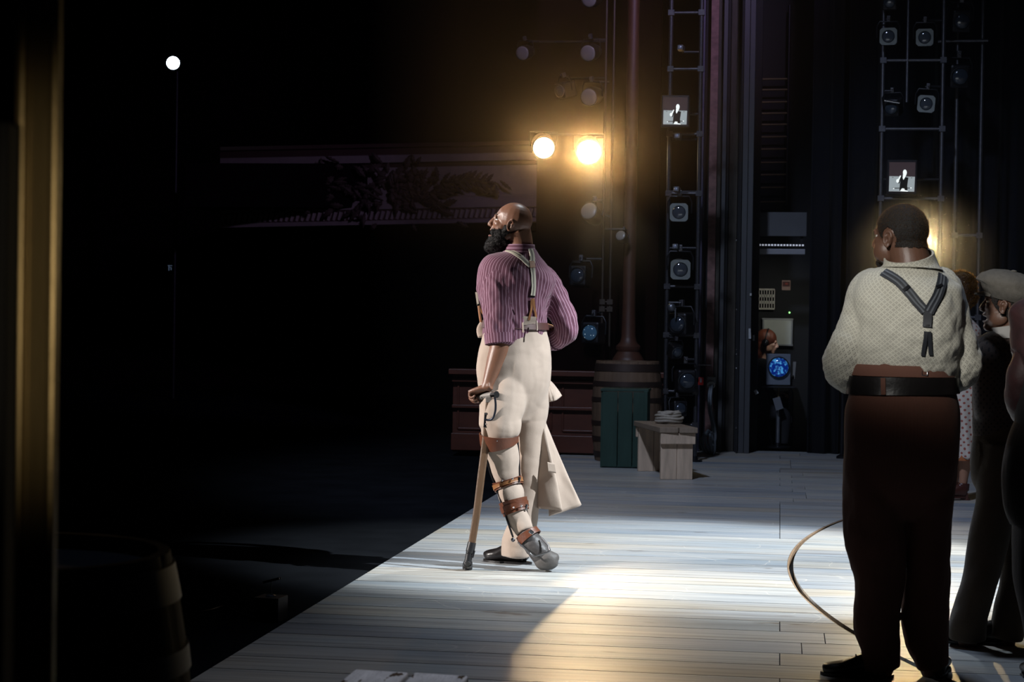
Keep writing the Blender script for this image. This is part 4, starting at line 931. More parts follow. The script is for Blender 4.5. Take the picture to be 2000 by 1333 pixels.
# ================================================================ PEOPLE
SKIN = mat('brown_skin', (.20, .095, .058), .42, 0, .12, 14, .12, 240, .5, sss=.08)
SKIN_D = mat('deep_brown_skin', (.125, .062, .040), .45, 0, .12, 14, .12, 240, .5, sss=.06)
SKIN_L = mat('fair_skin', (.52, .30, .22), .5, 0, .08, 14, sss=.08)
EYEW = mat('eye_white', (.62, .58, .55), .2); EYED = mat('eye_dark', (.012, .008, .006), .12)
STRAND = backlit('short_hair_strands', (.42, .26, .14))  # coloured paler than the hair to put a golden backlight rim into it
HAIR = mat('black_hair', (.012, .010, .009), .7, spec=.4, bump=.9, bscale=260)
LEATHER = mat('chestnut_leather', (.12, .038, .018), .42, 0, .35, 12, .3, 90)
TAN = mat('tan_leather', (.26, .11, .04), .45, 0, .3, 12, .2, 90)
BLEATHER = mat('black_leather', (.014, .012, .012), .32, 0, .2, 12, .2, 60)
def folds(amp, ku, kv, seed, ridge=.5):
    def f(co, uv):
        a = fbm(uv.x*ku+seed, uv.y*kv, uv.z*5.1+seed, 3) if uv is not None else fbm(co.x*ku, co.y*ku, co.z*kv, 3)
        return amp*(a-ridge*abs(a)*.6)
    return f
def shoe(name, heel, toe_dir, L, m, parent, H=.10, pitch=0.0, sole=None, h_heel=.022, W=.048, tall=1.0):
    """lace-up shoe; heel = ground point under the heel, toe_dir = direction of the toe"""
    d = V(toe_dir).normalized(); s_ = V((0, 0, 1)).cross(d).normalized(); up = d.cross(s_)*-1
    if up.z < 0: up = -up
    q = lambda f, s, h: V(heel)+d*f*L+s_*s+up*h
    secs = [(q(.02, 0, .05), W*.50, .035), (q(.10, 0, .052), W*.72, .047), (q(.30, 0, .050), W*.74, .045), (q(.50, 0, .040), W*.80, .034), (q(.70, 0, .030), W*.98, .025), (q(.86, 0, .026), W*.92, .021), (q(.96, 0, .024), W*.60, .017), (q(1.0, 0, .022), W*.25, .010)]
    secs = [(V(heel)+(p-V(heel))+up*(r2*(tall-1)), r1, r2*tall) for p, r1, r2 in secs]; A = Loft(secs, s_, 20, 5, 2.3); B = Loft([(q(.13, 0, .05), W*.7, .040), (q(.13, 0, H), W*.66, .042), (q(.12, 0, H+.03), W*.66, .042)], s_, 20, 4)
    o, _ = garment(name, [A, B], m, parent, .005, 2, None, pat=False)
    g = G(); n = 52; ol = []
    for i in range(n):
        a = 2*math.pi*i/n; f = .5+.53*math.cos(a); wd = W*(.98 if f > .55 else .74)*(1.02); ol.append((f, wd*math.sin(a)*(1 if abs(math.sin(a)) < .7 else 1)))
    for h in (.0, .011):
        for f, s in ol: g.v.append(q(f, s, h+h_heel*(.0 if f > .45 else 0)))
    g.f = [tuple(range(n))[::-1], tuple(range(n, 2*n))]+[(i, (i+1) % n, n+(i+1) % n, n+i) for i in range(n)]
    g.build('sole', sole or m, o, False)
    g = G()
    for f in (.36, .44, .52): g.tube([q(f, -.020, .050+.07*(.62-f)+.006+.04*(tall-1)), q(f, 0, .060+.07*(.62-f)+.010+.05*(tall-1)), q(f, .020, .050+.07*(.62-f)+.006+.04*(tall-1))], .0028, 6)
    g.build('lace', m, o)
    return o
def band_c(cen, rx, ry, axis, hint): return Loft([(V(cen)-V(axis)*.05, rx, ry), (V(cen), rx, ry), (V(cen)+V(axis)*.05, rx, ry)], hint, 40, 4)
# ---------------------------------------------------------------- the singer with the crutch
D = 9.38; S = D/FPX
def Q(px, py, dd=0): return P(px, py, D+dd)
hero = thing('person', 'bald bearded man in striped plum shirt and cream trousers, leg brace, leaning on a crutch', 'person', (Q(1010, 1095).x, D, 0))
sh = V((.87, .50, 0))
torso = Loft([(Q(1006, 664), .172, .135), (Q(1006, 640), .172, .135), (Q(1006, 615), .178, .142), (Q(1005, 580), .195, .152), (Q(1008, 548), .208, .148), (Q(1012, 524), .200, .125), (Q(1016, 507), .150, .098), (Q(1018, 495), .095, .078), (Q(1018, 486), .070, .068)], sh, 40, 5)
lsl = Loft([(Q(988, 516, -.03), .060, .060), (Q(977, 530, -.07), .078, .078), (Q(973, 560, -.10), .080, .080), (Q(974, 600, -.12), .076, .078), (Q(974, 640, -.13), .069, .070), (Q(976, 672, -.14), .064, .066)], (1, 0, 0), 30, 5)
rsl = Loft([(Q(1040, 526, .07), .056, .056), (Q(1062, 546, .10), .069, .069), (Q(1078, 574, .11), .072, .072), (Q(1092, 606, .12), .069, .069), (Q(1102, 634, .12), .063, .065), (Q(1101, 652, .13), .056, .060), (Q(1086, 661, .17), .052, .054), (Q(1074, 662, .20), .050, .050)], (1, 0, 0), 30, 5)
shirtm = pattern_mat('plum_striped_cotton', (.105, .034, .058), (.34, .20, .27), 'stripe', .8, 62, .15)
def hshirt(co, uv):
    t = max(0, min(1, (Q(0, 500).z-co.z)/.12)); q = co.x*9+co.z*3
    return t*(.016*fbm(q+3, co.y*8, co.z*4.5, 3)+.007*abs(fbm(co.x*12+co.z*10, co.y*9, co.z*7, 2))+.003*fbm(co.x*30, co.y*30, co.z*22))
shirt, sbv = garment('shirt', [torso, lsl, rsl], shirtm, hero, .0062, 5, hshirt, fac=.6)
o = band('rolled_cuff', lsl, 4.35, 5.0, shirtm, shirt, .004, .007, 4); 
for b_ in (o,):
    me = b_.data; a = me.attributes.new('pat', 'FLOAT_VECTOR', 'POINT')
    for i, v in enumerate(me.vertices): a.data[i].vector = ((i % 30)*.0155, v.co.z, 0)
o = band('rolled_cuff', rsl, 6.0, 7.0, shirtm, shirt, .004, .007, 4)
me = o.data; a = me.attributes.new('pat', 'FLOAT_VECTOR', 'POINT')
for i, v in enumerate(me.vertices): a.data[i].vector = ((i % 30)*.012, v.co.z, 0)
col = Loft([(Q(1014, 498, 0), .088, .080), (Q(1015, 490, 0), .076, .074), (Q(1015, 478, -.0), .071, .070)], sh, 36, 4)
o = band('collar', col, .2, 2.0, shirtm, shirt, 0.0, .006, 5)
me = o.data; a = me.attributes.new('pat', 'FLOAT_VECTOR', 'POINT')
for i, v in enumerate(me.vertices): a.data[i].vector = (v.co.z*.9, (i % 36)*.012, 0)
# trousers
hips = Loft([(Q(1007, 626), .156, .122), (Q(1006, 650), .168, .136), (Q(1005, 690), .190, .152), (Q(1004, 730), .196, .160), (Q(1004, 765), .178, .145), (Q(1007, 795), .140, .110), (Q(1012, 825), .08, .06)], sh, 40, 5)
lleg = Loft([(Q(996, 700, -.03), .09, .09), (Q(989, 745, -.06), .118, .112), (Q(982, 785, -.10), .120, .113), (Q(977, 815, -.12), .108, .105), (Q(977, 836, -.13), .106, .100), (Q(975, 849, -.13), .088, .088), (Q(976, 866, -.12), .084, .084), (Q(984, 895, -.10), .078, .078), (Q(987, 925, -.09), .070, .070), (Q(992, 945, -.09), .062, .062), (Q(998, 965, -.10), .066, .066), (Q(1006, 994, -.11), .054, .056), (Q(1014, 1016, -.12), .058, .058), (Q(1026, 1040, -.14), .046, .050)], (1, 0, 0), 32, 5)
rleg = Loft([(Q(1022, 700, .03), .09, .09), (Q(1028, 740, .05), .110, .11), (Q(1034, 790, .07), .096, .10), (Q(1034, 850, .08), .078, .085), (Q(1033, 910, .08), .070, .074), (Q(1030, 970, .08), .068, .07), (Q(1024, 1010, .07), .072, .074), (Q(1017, 1040, .07), .082, .080), (Q(1013, 1060, .07), .088, .088), (Q(1012, 1087, .07), .086, .088)], (1, 0, 0), 32, 5)
linen = pattern_mat('cream_linen', (.43, .345, .285), (.39, .31, .25), 'foulard', .85, 900, .12, .2, .18)
def htr(co, uv): return .0095*fbm(co.x*7+2, co.y*7, co.z*3.2, 3)+.003*abs(fbm(co.x*5+co.z*4, co.y*5+4, co.z*12, 2))
trou, tbv = garment('trousers', [hips, lleg, rleg], linen, hero, .0062, 9, htr, fac=.6)
ribbon('waist_tab', sbv, ((1034, 617), (1033, 626), (1032, 636)), .072, linen, trou, .004, .004, 3)
band('belt', hips, .16, .75, mat('dark_plum_leather', (.075, .030, .026), .45, var=.3), hero, .010, .005, 4)
for q0, q1 in ((Q(1021, 630, -.165), Q(1022, 650, -.172)), (Q(1048, 627, -.13), Q(1049, 646, -.145))): g = G(); g.tube([q0, q1], .004, 8); g.build('belt_loop', linen, trou)
# body: head, neck, hidden trunk, arms, hands
HC = Q(998, 440, -.02); HS = .955; mo = .016
hs, HT, HA = head_shapes(HC, (-1, .03, 0), math.radians(14), HS, mo, 1.0)
neck = limb([(Q(1017, 515), .085, .075), (Q(1017, 492), .068, .066), (Q(1016, 470, -.005), .064, .064), (Q(1011, 450, -.015), .068, .064)], 24, sh)
larm = limb([(Q(975, 560, -.10), .055, .055), (Q(975, 640, -.13), .052, .052), (Q(977, 672, -.14), .052, .050), (Q(969, 702, -.15), .047, .044), (Q(959, 732, -.165), .036, .033), (Q(953, 750, -.175), .0295, .027), (Q(948, 762, -.18), .029, .024)], 20)
rarm = limb([(Q(1072, 572, .11), .045, .045), (Q(1098, 626, .12), .043, .043), (Q(1095, 654, .15), .045, .045), (Q(1060, 645, .24), .044, .042), (Q(1010, 615, .29), .036, .034), (Q(962, 580, .27), .028, .026)], 20)
GRIP = Q(945, 770, -.185)
lh = hand_shapes(Q(951, 757, -.175), (Q(921, 768, -.14)-Q(951, 757, -.175)), V((.25, -.25, -1)), (62, 78, 45), 1.0, -1, (.35, .75, -.1), 0, 60)
rh = hand_shapes(Q(962, 582, .27), (Q(930, 557, .17)-Q(962, 582, .27)), V((.35, -.75, -.35)), (65, 80, 50), .98, 1, (.5, .6, .3), 0, 55)
shapes = hs+[loft_shape(neck), loft_shape(larm), loft_shape(rarm), shrunk(torso, .80), shrunk(hips, .82), shrunk(lleg, .74), shrunk(rleg, .74)]+lh+rh
g = G(); g.ell(Q(990, 535, -.03), (.06,)*3); g.ell(Q(1050, 548, .07), (.05,)*3); g.ell(Q(1030, 1052, -.14), (.04, .04, .05)); g.ell(Q(1012, 1078, .07), (.05, .05, .04)); shapes.append((g.v, g.f))
bo, (hco, hno, hf) = body(hero, shapes, SKIN, [(HT, HA, HS, mo, HC)])
eyes(hero, HT, HA, HS, EYEW, EYED)
# beard
beard_sh = []
def bell(c, r, R=None):
    g = G(); g.ell(HT(c), [x*HS for x in r], HA if R is None else HA @ R, 18, 12); beard_sh.append((g.v, g.f))
for k in (-1, 1):
    bell((.008, .060*k, -.035), (.022, .014, .030)); bell((.034, .050*k, -.062), (.034, .020, .030)); bell((.064, .034*k, -.062), (.028, .020, .022))
bell((.028, 0, -.090), (.056, .056, .040)); bell((.050, 0, -.124), (.052, .050, .040)); bell((.052, 0, -.100), (.048, .046, .034)); bell((.072, 0, -.125), (.038, .036, .036)); bell((.084, 0, -.145), (.028, .028, .026)); bell((.082, 0, -.112), (.020, .026, .014))
co, no, fa = skin_mesh(beard_sh, .005, 3, .5)
for i in range(len(co)): co[i] += no[i]*(.006*fbm(*(co[i]*55), 3)+.0025*noise.noise(V(co[i]*200)))
bd = make('beard', [tuple(p) for p in co], fa, HAIR, hero, 'all')
fz = fuzz(co, no, 9000, .013, .0009, .8); fz.build('beard_strand', HAIR, bd, False)
g = G()
for k in (-1, 1):
    g.tube([HT((.0945, .012*k, .034)), HT((.0925, .026*k, .0385)), HT((.078, .044*k, .037))], .0024*HS, 8)
g.build('eyebrow', HAIR, hero)
g = G(); g.ell(HT((.094, 0, -.0515)), (.010*HS, .020*HS, .0062*HS), HA); g.ell(HT((.0935, 0, -.068-mo)), (.011*HS, .019*HS, .0075*HS), HA); g.build('lips', mat('lip_brown', (.26, .11, .09), .35), hero)
# braces over the shirt
strap = mat('cream_elastic_webbing', (.56, .52, .42), .7, var=.1); strapg = mat('grey_centre_stripe', (.20, .19, .16), .7)
RB = []
for nm, pts, wd in (('suspender_strap', ((984, 490), (1002, 494), (1018, 504), (1030, 516), (1036, 522)), .027), ('suspender_strap', ((1034, 486), (1038, 496), (1039, 508), (1038, 520)), .030), ('suspender_strap', ((1039, 522), (1041, 545), (1041, 565), (1039, 580)), .026)):
    o = ribbon(nm, sbv, pts, wd, strap, hero, .005, .003, 4)
    if o: ribbon('centre_stripe', sbv, pts, wd*.22, strapg, o, .0085, .001, 4)
ribbon('leather_yoke', sbv, ((1036, 510), (1038, 518), (1040, 526)), .030, TAN, hero, .009, .003, 3)
for pts in (((1038, 582), (1037, 598), (1034, 614), (1032, 626)), ((1040, 582), (1042, 598), (1044, 612), (1045, 624))): ribbon('leather_tab', sbv, pts, .012, TAN, hero, .007, .003, 4)
g = G(); g.box(Q(1039, 580, -.18), (.030, .008, .010)); g.build('clasp', CHROME, hero, False)
# the front brace pulled out in his fist
a, b, c = Q(930, 572, .15), Q(935, 596, .14), Q(947, 632, .10)
g = G(); g.box((a+b)/2, (.010, .026, (a-b).length*1.05), Matrix.Rotation(-.16, 3, 'Y')); g.build('suspender_strap', strap, hero, False)
for e in (-.03, .03):
    g = G(); g.tube([b, (b+c)/2+V((e*.2, e, 0)), c+V((e*.5, e, 0))], .007, 8); g.build('leather_tab', TAN, hero)
g = G(); g.box(b, (.012, .028, .010)); g.build('clasp', CHROME, hero, False)
make('waist_flap', *closed_from_grid(Loft([(Q(948, 633, .04), .030, .012), (Q(944, 645, .04), .036, .014), (Q(946, 658, .03), .034, .014)], (1, .3, 0), 18, 4).grid(), 18), linen, trou, 'all')
# leg brace
def bandon(nm, L, t0, t1, m, par, add=.005, th=.005): return band(nm, L, t0, t1, m, par, add, th, 4)
br = bandon('thigh_cuff', lleg, 5.0, 6.15, LEATHER, hero, .009, .006)
b2 = bandon('calf_strap', lleg, 8.55, 9.45, LEATHER, hero, .008, .005); bandon('tan_overstrap', lleg, 8.75, 9.25, TAN, b2, .0145, .004)
b3 = bandon('calf_strap', lleg, 10.45, 11.35, LEATHER, hero, .009, .005); bandon('tan_overstrap', lleg, 10.7, 11.1, LEATHER, b3, .0155, .004)
g = G()
for (px, py, dd) in ((971, 861, -.225), (981, 939, -.168), (1001, 936, -.170), (1003, 992, -.182), (1018, 989, -.184)): g.ell(Q(px, py, dd), (.0055, .004, .0055), None, 10, 8)
g.build('rivet', CHROME, hero)
g = G(); g.box(Q(1014, 938, -.13), (.014, .02, .030), Matrix.Rotation(.2, 3, 'Y')); g.box(Q(1028, 991, -.14), (.012, .02, .030), Matrix.Rotation(.2, 3, 'Y')); g.build('buckle', CHROME, hero, False, bevel=.002)
for (pts, nm) in ((((942, 850, -.12), (948, 885, -.11), (958, 925, -.12), (972, 960, -.13), (985, 1000, -.15), (1002, 1050, -.17)), 'brace_rod'), (((1010, 850, -.10), (1014, 900, -.08), (1016, 940, -.07), (1026, 990, -.09), (1040, 1035, -.11)), 'brace_rod')):
    L = Loft([(Q(*p), .0052, .009) for p in pts], (1, 0, 0), 10, 5); make(nm, *closed_from_grid(L.grid(), 10), IRON, hero)
g = G(); g.ell(Q(1002, 1055, -.17), (.011, .010, .011)); g.build('brace_joint', STEEL, hero)
# dragging boot, sole turned towards us
bootm = mat('grey_black_rubber_boot', (.060, .055, .055), .5, 0, .3, 14, .35, 50); solem = mat('grey_sole', (.085, .078, .074), .6, 0, .25, 18, .35, 60)
tip = F(1071, 1113); 
bl_ = Loft([(Q(1028, 1040, -.14), .044, .048), (Q(1034, 1052, -.15), .050, .052), (Q(1044, 1066, -.16), .054, .055), (Q(1054, 1080, -.165), .053, .050), (Q(1062, 1092, -.165), .050, .044), (Q(1069, 1100, -.165), .036, .030)], (.86, 0, .5), 28, 5)
boot, _ = garment('brace_boot', [bl_], bootm, hero, .005, 2, lambda co, uv: .002*fbm(co.x*40, co.y*40, co.z*40), pat=False)
d_ = (Q(1046, 1068, -.16)-Q(1082, 1092, -.165)).normalized()
sl = Loft([(Q(1044, 1096, -.17), .014, .018), (Q(1050, 1096, -.17), .036, .034), (Q(1059, 1096, -.17), .047, .044), (Q(1071, 1095, -.17), .050, .048), (Q(1081, 1093, -.17), .043, .042), (Q(1088, 1091, -.17), .026, .028), (Q(1092, 1091, -.17), .007, .010)], (.25, 0, 1), 24, 5, 2.4)
garment('boot_toe', [sl], solem, boot, .005, 2, None, pat=False)
g = G(); g.tube([Q(1058, 1051, -.20), Q(1071, 1066, -.225), Q(1074, 1075, -.232), Q(1070, 1079, -.235), Q(1052, 1085, -.235), Q(1042, 1088, -.235), Q(1030, 1077, -.22), Q(1012, 1060, -.19)], [.0045]*8, 8); g.build('stirrup', CHROME if False else mat('worn_stirrup_steel', (.20, .20, .21), .3, .9), boot)
ak = Loft([(Q(1024, 1033, -.14), .049, .053), (Q(1033, 1048, -.148), .054, .057), (Q(1042, 1060, -.155), .058, .060)], (.86, 0, .5), 28, 4)
b4 = band('ankle_strap', ak, .55, 1.35, LEATHER, hero, .004, .005, 4); g = G(); g.box(Q(1038, 1040, -.205), (.026, .008, .018), Matrix.Rotation(.6, 3, 'Y')); g.build('buckle', CHROME, b4, False, bevel=.002)
# far shoe pointing left
hp = F(1035, 1104); tp = F(946, 1097); shoe('shoe', hp+V((0, .02, 0)), tp-hp, (tp-hp).length, BLEATHER, hero, .12, W=.058, tall=1.4)
# crutch
t = thing('crutch', 'wooden crutch with metal hand grip and black rubber foot in the bearded man\'s left hand', 'crutch', F(913, 1115))
cw = mat('worn_ash_wood', (.10, .055, .028), .5, 0, .4, 9, .3, 40, stretch=(6, 6, .6)); tb = F(913, 1114)
dt = Q(956, 784, -.19); cd_ = [(dt, .0175, .0125), (P(950, 850, 9.19), .0185, .013), (P(940, 930, 9.17), .0185, .014), (P(930, 1010, 9.15), .0180, .014), (P(921, 1066, 9.14), .0175, .014)]
L = Loft(cd_, (1, 0, 0), 24, 8, 5); make('shaft', *closed_from_grid(L.grid(), 24), cw, t, True, angle=60)
L = Loft([(P(922, 1060, 9.14), .021, .020), (P(918, 1078, 9.135), .022, .021), (P(917, 1080, 9.135), .018, .018), (P(914, 1098, 9.13), .019, .019), (P(914, 1100, 9.13), .022, .022), (tb+V((0, 0, .022)), .026, .026), (tb+V((0, 0, .002)), .024, .024)], (1, 0, 0), 24, 6)
make('rubber_foot', *closed_from_grid(L.grid(), 24), mat('black_rubber', (.012, .012, .014), .4), t)
g = G(); g.tube([P(926, 1076, 9.13), P(922, 1090, 9.125)], .007, 10); g.build('hose_clamp', IRON, t)
hA, hB = Q(930, 776, -.12), Q(970, 771, -.235); g = G(); g.tube([hA, hA.lerp(hB, .8)], .0155, 20); g.build('hand_grip', mat('grey_grip', (.33, .31, .29), .35, .4), t)
g = G(); g.tube([hA.lerp(hB, .8), hB], .0175, 20); g.build('grip_end_cap', CHROME, t)
g = G(); g.box(Q(956, 781, -.19), (.036, .030, .028)); g.build('grip_bracket', mat('grey_grip', (.33, .31, .29)), t, False, bevel=.003)
L = Loft([(Q(*p), .0055, .0055) for p in ((966, 774, -.235), (968, 790, -.235), (967, 805, -.23), (962, 818, -.225), (953, 821, -.215), (947, 819, -.21))], (0, 1, 0), 12, 6); make('knuckle_guard', *closed_from_grid(L.grid(), 12), mat('blue_black_steel', (.02, .025, .04), .35, .6), t)
g = G(); g.box(Q(949, 821, -.207), (.020, .006, .075), Matrix.Rotation(.06, 3, 'Y')); g.build('bracket_plate', IRON, t, False, bevel=.002)
g = G()
for (px, py) in ((949.5, 809), (949, 829)): g.ell(Q(px, py, -.212), (.0032, .003, .0032), None, 8, 6)
g.build('screw', CHROME, t)
# the jacket hanging from his waist
jk = thing('linen_jacket', 'cream linen jacket hanging in folds from behind the singer\'s right hip', 'jacket', Q(1060, 740, .05))
def sheet(name, top, bot, n, m, parent, thick=.0045, mid=None, wob=.006):
    R_ = len(bot); rows = []
    def ev(ps, s):
        x = s*(len(ps)-1); i = min(int(x), len(ps)-2); f = x-i; g_ = lambda j: ps[min(max(j, 0), len(ps)-1)]
        return cr(g_(i-1), g_(i), g_(i+1), g_(i+2), f) 
    N = 60; tops = [Q(*p) for p in top]; bots = [Q(*p) for p in bot]; mids = [Q(*p) for p in mid] if mid else None
    for r in range(n+1):
        f = r/n; row = []
        for j in range(N+1):
            s = j/N; a, b = ev(tops, s), ev(bots, s)
            p = a.lerp(b, f) if not mids else (a*(1-f)*(1-f)+ev(mids, s)*2*f*(1-f)+b*f*f)
            p = p+V((0, wob*fbm(s*7, f*2.2, 3.3)*(f+.15)*2, 0)); row.append(p)
        rows.append(row)
    me = bpy.data.meshes.new(name); off = rootloc(parent)
    me.from_pydata([tuple(p-off) for r in rows for p in r], [], [(r*(N+1)+j, r*(N+1)+j+1, (r+1)*(N+1)+j+1, (r+1)*(N+1)+j) for r in range(n) for j in range(N)])
    a = me.attributes.new('pat', 'FLOAT_VECTOR', 'POINT')
    o = bpy.data.objects.new(name, me); C.objects.link(o); o.parent = parent; me.materials.append(m); me.polygons.foreach_set('use_smooth', [True]*len(me.polygons))
    sd = o.modifiers.new('s', 'SOLIDIFY'); sd.thickness = thick; sd.offset = 0; return o
tail = sheet('coat_tail', ((1046, 800, .10), (1052, 806, .07), (1056, 812, .06), (1060, 812, .10), (1062, 816, .14), (1063, 822, .17)), ((1036, 990, .12), (1054, 994, .02), (1097, 998, -.02), (1086, 1003, .06), (1073, 1009, .10), (1104, 999, .15), (1135, 987, .19), (1112, 978, .26)), 34, linen, jk,
    mid=((1044, 880, .10), (1054, 890, .05), (1078, 890, .02), (1074, 890, .08), (1066, 890, .12), (1078, 890, .16), (1088, 885, .20), (1080, 880, .26)))
sheet('pocket_flap', ((1069, 903, -.01), (1083, 906, .0)), ((1071, 922, -.015), (1086, 925, -.005)), 6, linen, jk, .006, None, 0)
sheet('sleeve', ((1044, 748, .14), (1058, 738, .10), (1068, 736, .10), (1070, 740, .16)), ((1046, 788, .16), (1066, 786, .08), (1084, 783, .08), (1097, 774, .16)), 18, linen, jk, .005, ((1046, 768, .15), (1062, 762, .08), (1082, 758, .08), (1086, 754, .16)))
g = G(); g.tube([Q(1052, 735, .14), Q(1050, 770, .15), Q(1052, 805, .12)], [.03, .035, .03], 12); g.build('gathered_cloth', linen, jk)
# ---------------------------------------------------------------- the man in the patterned white shirt
D = 6.76; S = D/FPX
bigm = thing('person', 'stout man seen from behind in cream patterned shirt, dark Y-braces and brown high-waisted trousers', 'person', (P(1755, 1300, D).x, D, 0))
sh = V((.98, .18, 0))
torso = Loft([(Q(1763, 752), .176, .142), (Q(1766, 725), .186, .152), (Q(1771, 690), .196, .162), (Q(1773, 650), .200, .166), (Q(1774, 610), .202, .162), (Q(1775, 575), .200, .146), (Q(1776, 550), .182, .122), (Q(1778, 532), .135, .098), (Q(1779, 520), .084, .076), (Q(1779, 511), .060, .060)], sh, 44, 5)
lsl = Loft([(Q(1728, 552, .02), .068, .068), (Q(1703, 572, .02), .086, .084), (Q(1693, 610, .01), .088, .086), (Q(1683, 650, .0), .088, .086), (Q(1668, 688, .0), .086, .086), (Q(1656, 714, .04), .084, .084), (Q(1664, 733, .12), .070, .070), (Q(1686, 742, .22), .058, .058), (Q(1706, 738, .28), .05, .05)], (1, 0, 0), 32, 5)
rsl = Loft([(Q(1815, 550, .06), .068, .068), (Q(1836, 566, .06), .080, .080), (Q(1847, 605, .05), .082, .082), (Q(1857, 650, .05), .083, .083), (Q(1866, 690, .05), .085, .083), (Q(1868, 720, .08), .080, .080), (Q(1858, 736, .16), .066, .066), (Q(1838, 742, .25), .056, .056), (Q(1815, 738, .30), .05, .05)], (1, 0, 0), 32, 5)
print_m = pattern_mat('cream_foulard_cotton', (.56, .54, .46), (.13, .12, .11), 'foulard', .85, 58, .08)
def bshirt(co, uv):
    t = max(0, min(1, (1.47-co.z)/.12)); low = max(0, min(1, (1.34-co.z)/.25))
    return t*(.013*fbm(co.x*5+co.z*3+8, co.y*5, co.z*5, 3)+.006*abs(fbm(co.x*9, co.y*9, co.z*9-co.x*8, 2)))+.012*low*abs(fbm(co.x*8, co.y*8, co.z*15))+.002*fbm(co.x*26, co.y*26, co.z*26)
shirt, sbv = garment('shirt', [torso, lsl, rsl], print_m, bigm, .0062, 5, bshirt, fac=.6)
col = Loft([(Q(1777, 530, 0), .118, .100), (Q(1777, 516, 0), .092, .088), (Q(1775, 499, -.01), .083, .084)], sh, 40, 4)
o = band('collar', col, .3, 2.0, print_m, shirt, 0.0, .006, 6)
me = o.data; a = me.attributes.new('pat', 'FLOAT_VECTOR', 'POINT')
for i, v in enumerate(me.vertices): a.data[i].vector = ((i % 40)*.013, v.co.z, 0)
waist = Loft([(Q(1764, 692), .160, .136), (Q(1764, 712), .182, .150), (Q(1763, 735), .188, .155), (Q(1763, 765), .190, .158), (Q(1763, 800), .206, .172), (Q(1762, 850), .208, .178), (Q(1760, 900), .204, .172), (Q(1757, 945), .188, .150), (Q(1757, 985), .150, .105), (Q(1758, 1015), .09, .06)], sh, 44, 5)
lleg = Loft([(Q(1712, 850, .0), .100, .140), (Q(1706, 900, .0), .110, .140), (Q(1705, 950, .0), .112, .135), (Q(1705, 1000), .112, .125), (Q(1708, 1050), .110, .115), (Q(1713, 1090), .100, .105), (Q(1716, 1130), .087, .098), (Q(1715, 1180), .084, .092), (Q(1713, 1230), .085, .090), (Q(1720, 1262), .074, .086), (Q(1722, 1292), .070, .082), (Q(1724, 1308), .066, .078)], (1, 0, 0), 32, 5)
rleg = Loft([(Q(1812, 850, .04), .095, .135), (Q(1817, 900, .05), .100, .135), (Q(1816, 950, .05), .094, .125), (Q(1813, 1000, .06), .089, .12), (Q(1811, 1060, .06), .078, .11), (Q(1812, 1110, .06), .076, .10), (Q(1810, 1160, .06), .081, .092), (Q(1808, 1210, .06), .087, .09), (Q(1811, 1250, .06), .080, .088), (Q(1818, 1285, .06), .066, .082), (Q(1822, 1306, .06), .058, .076)], (1, 0, 0), 32, 5)
brown = pattern_mat('brown_herringbone_wool', (.135, .058, .040), (.17, .078, .056), 'stripe', .9, 240, .25, .08)
def btr(co, uv):
    t = .25+.75*max(0, min(1, (.85-co.z)/.3)); return t*(.017*fbm(co.x*5, co.y*5, co.z*2.6+3, 3)+.004*fbm(co.x*14, co.y*14, co.z*9))
trou, tbv = garment('trousers', [waist, lleg, rleg], brown, bigm, .0068, 18, btr, fac=.6)
blt = band('belt', waist, 2.02, 3.12, BLEATHER, bigm, .006, .006, 4)
band('waistband', waist, 1.05, 1.98, brown, trou, .003, .003, 3); ribbon('belt_loop', tbv, ((1727, 737), (1728, 775)), .017, brown, trou, .014, .004, 4)
strapb = mat('black_ribbed_elastic', (.022, .024, .030), .5, spec=.6); strapl = mat('grey_rib', (.11, .12, .135), .45)
for pts, wd in ((((1722, 533), (1738, 540), (1756, 552), (1776, 574), (1792, 594), (1808, 612)), .036), (((1838, 537), (1838, 556), (1830, 578), (1820, 596), (1811, 614)), .036), (((1810, 606), (1811, 622), (1810, 642)), .030)):
    o = ribbon('suspender_strap', sbv, pts, wd, strapb, bigm, .006, .004, 6)
    for off_ in (-3.5, 3.5):
        if o and len(pts) > 3: ribbon('rib_line', sbv, [(x+off_*.8, y-off_*.6*(1 if pts[0][0] < 1800 else -1)) for x, y in pts], .006, strapl, o, .0105, .001, 6)
for pts in (((1808, 645), (1805, 665), (1802, 682), (1800, 698)), ((1813, 645), (1814, 665), (1815, 682), (1816, 697))): ribbon('suspender_end', sbv, pts, .013, strapb, bigm, .007, .004, 6)
ribbon('strap_adjuster', sbv, ((1763, 571), (1776, 561)), .012, IRON, bigm, .012, .004, 3); ribbon('strap_adjuster', sbv, ((1824, 566), (1838, 560)), .010, IRON, bigm, .012, .004, 3)
ribbon('metal_ring', sbv, ((1805, 636), (1816, 636)), .006, CHROME, bigm, .010, .003, 3)
g = G(); h, nn, fi, ds = tbv.ray_cast(CAM, ray(1804, 729).normalized()); h = h or Q(1804, 729, -.16)
g.tube([h+V((-.006, -.006, .008)), h+V((-.006, -.008, -.008)), h+V((.012, -.008, -.008)), h+V((.012, -.006, .006))], .0022, 8); g.build('trouser_buckle', CHROME, trou)
HC = Q(1757, 467, .03); HS = .98
hs, HT, HA = head_shapes(HC, (-.74, .67, 0), 0.03, HS, .0, 1.06)
neck = limb([(Q(1778, 540), .095, .085), (Q(1778, 515), .076, .076), (Q(1774, 497, .005), .070, .072), (Q(1768, 478, .02), .070, .072)], 24, sh)
for k in (-1, 1):
    g = G(); g.ell(HT((.040, .042*k, -.045)), (.040, .030, .042), HA); hs.append((g.v, g.f))
larm = limb([(Q(1690, 600), .06, .06), (Q(1660, 706, .04), .055, .055), (Q(1690, 742, .22), .040, .038), (Q(1712, 738, .30), .032, .028)], 20)
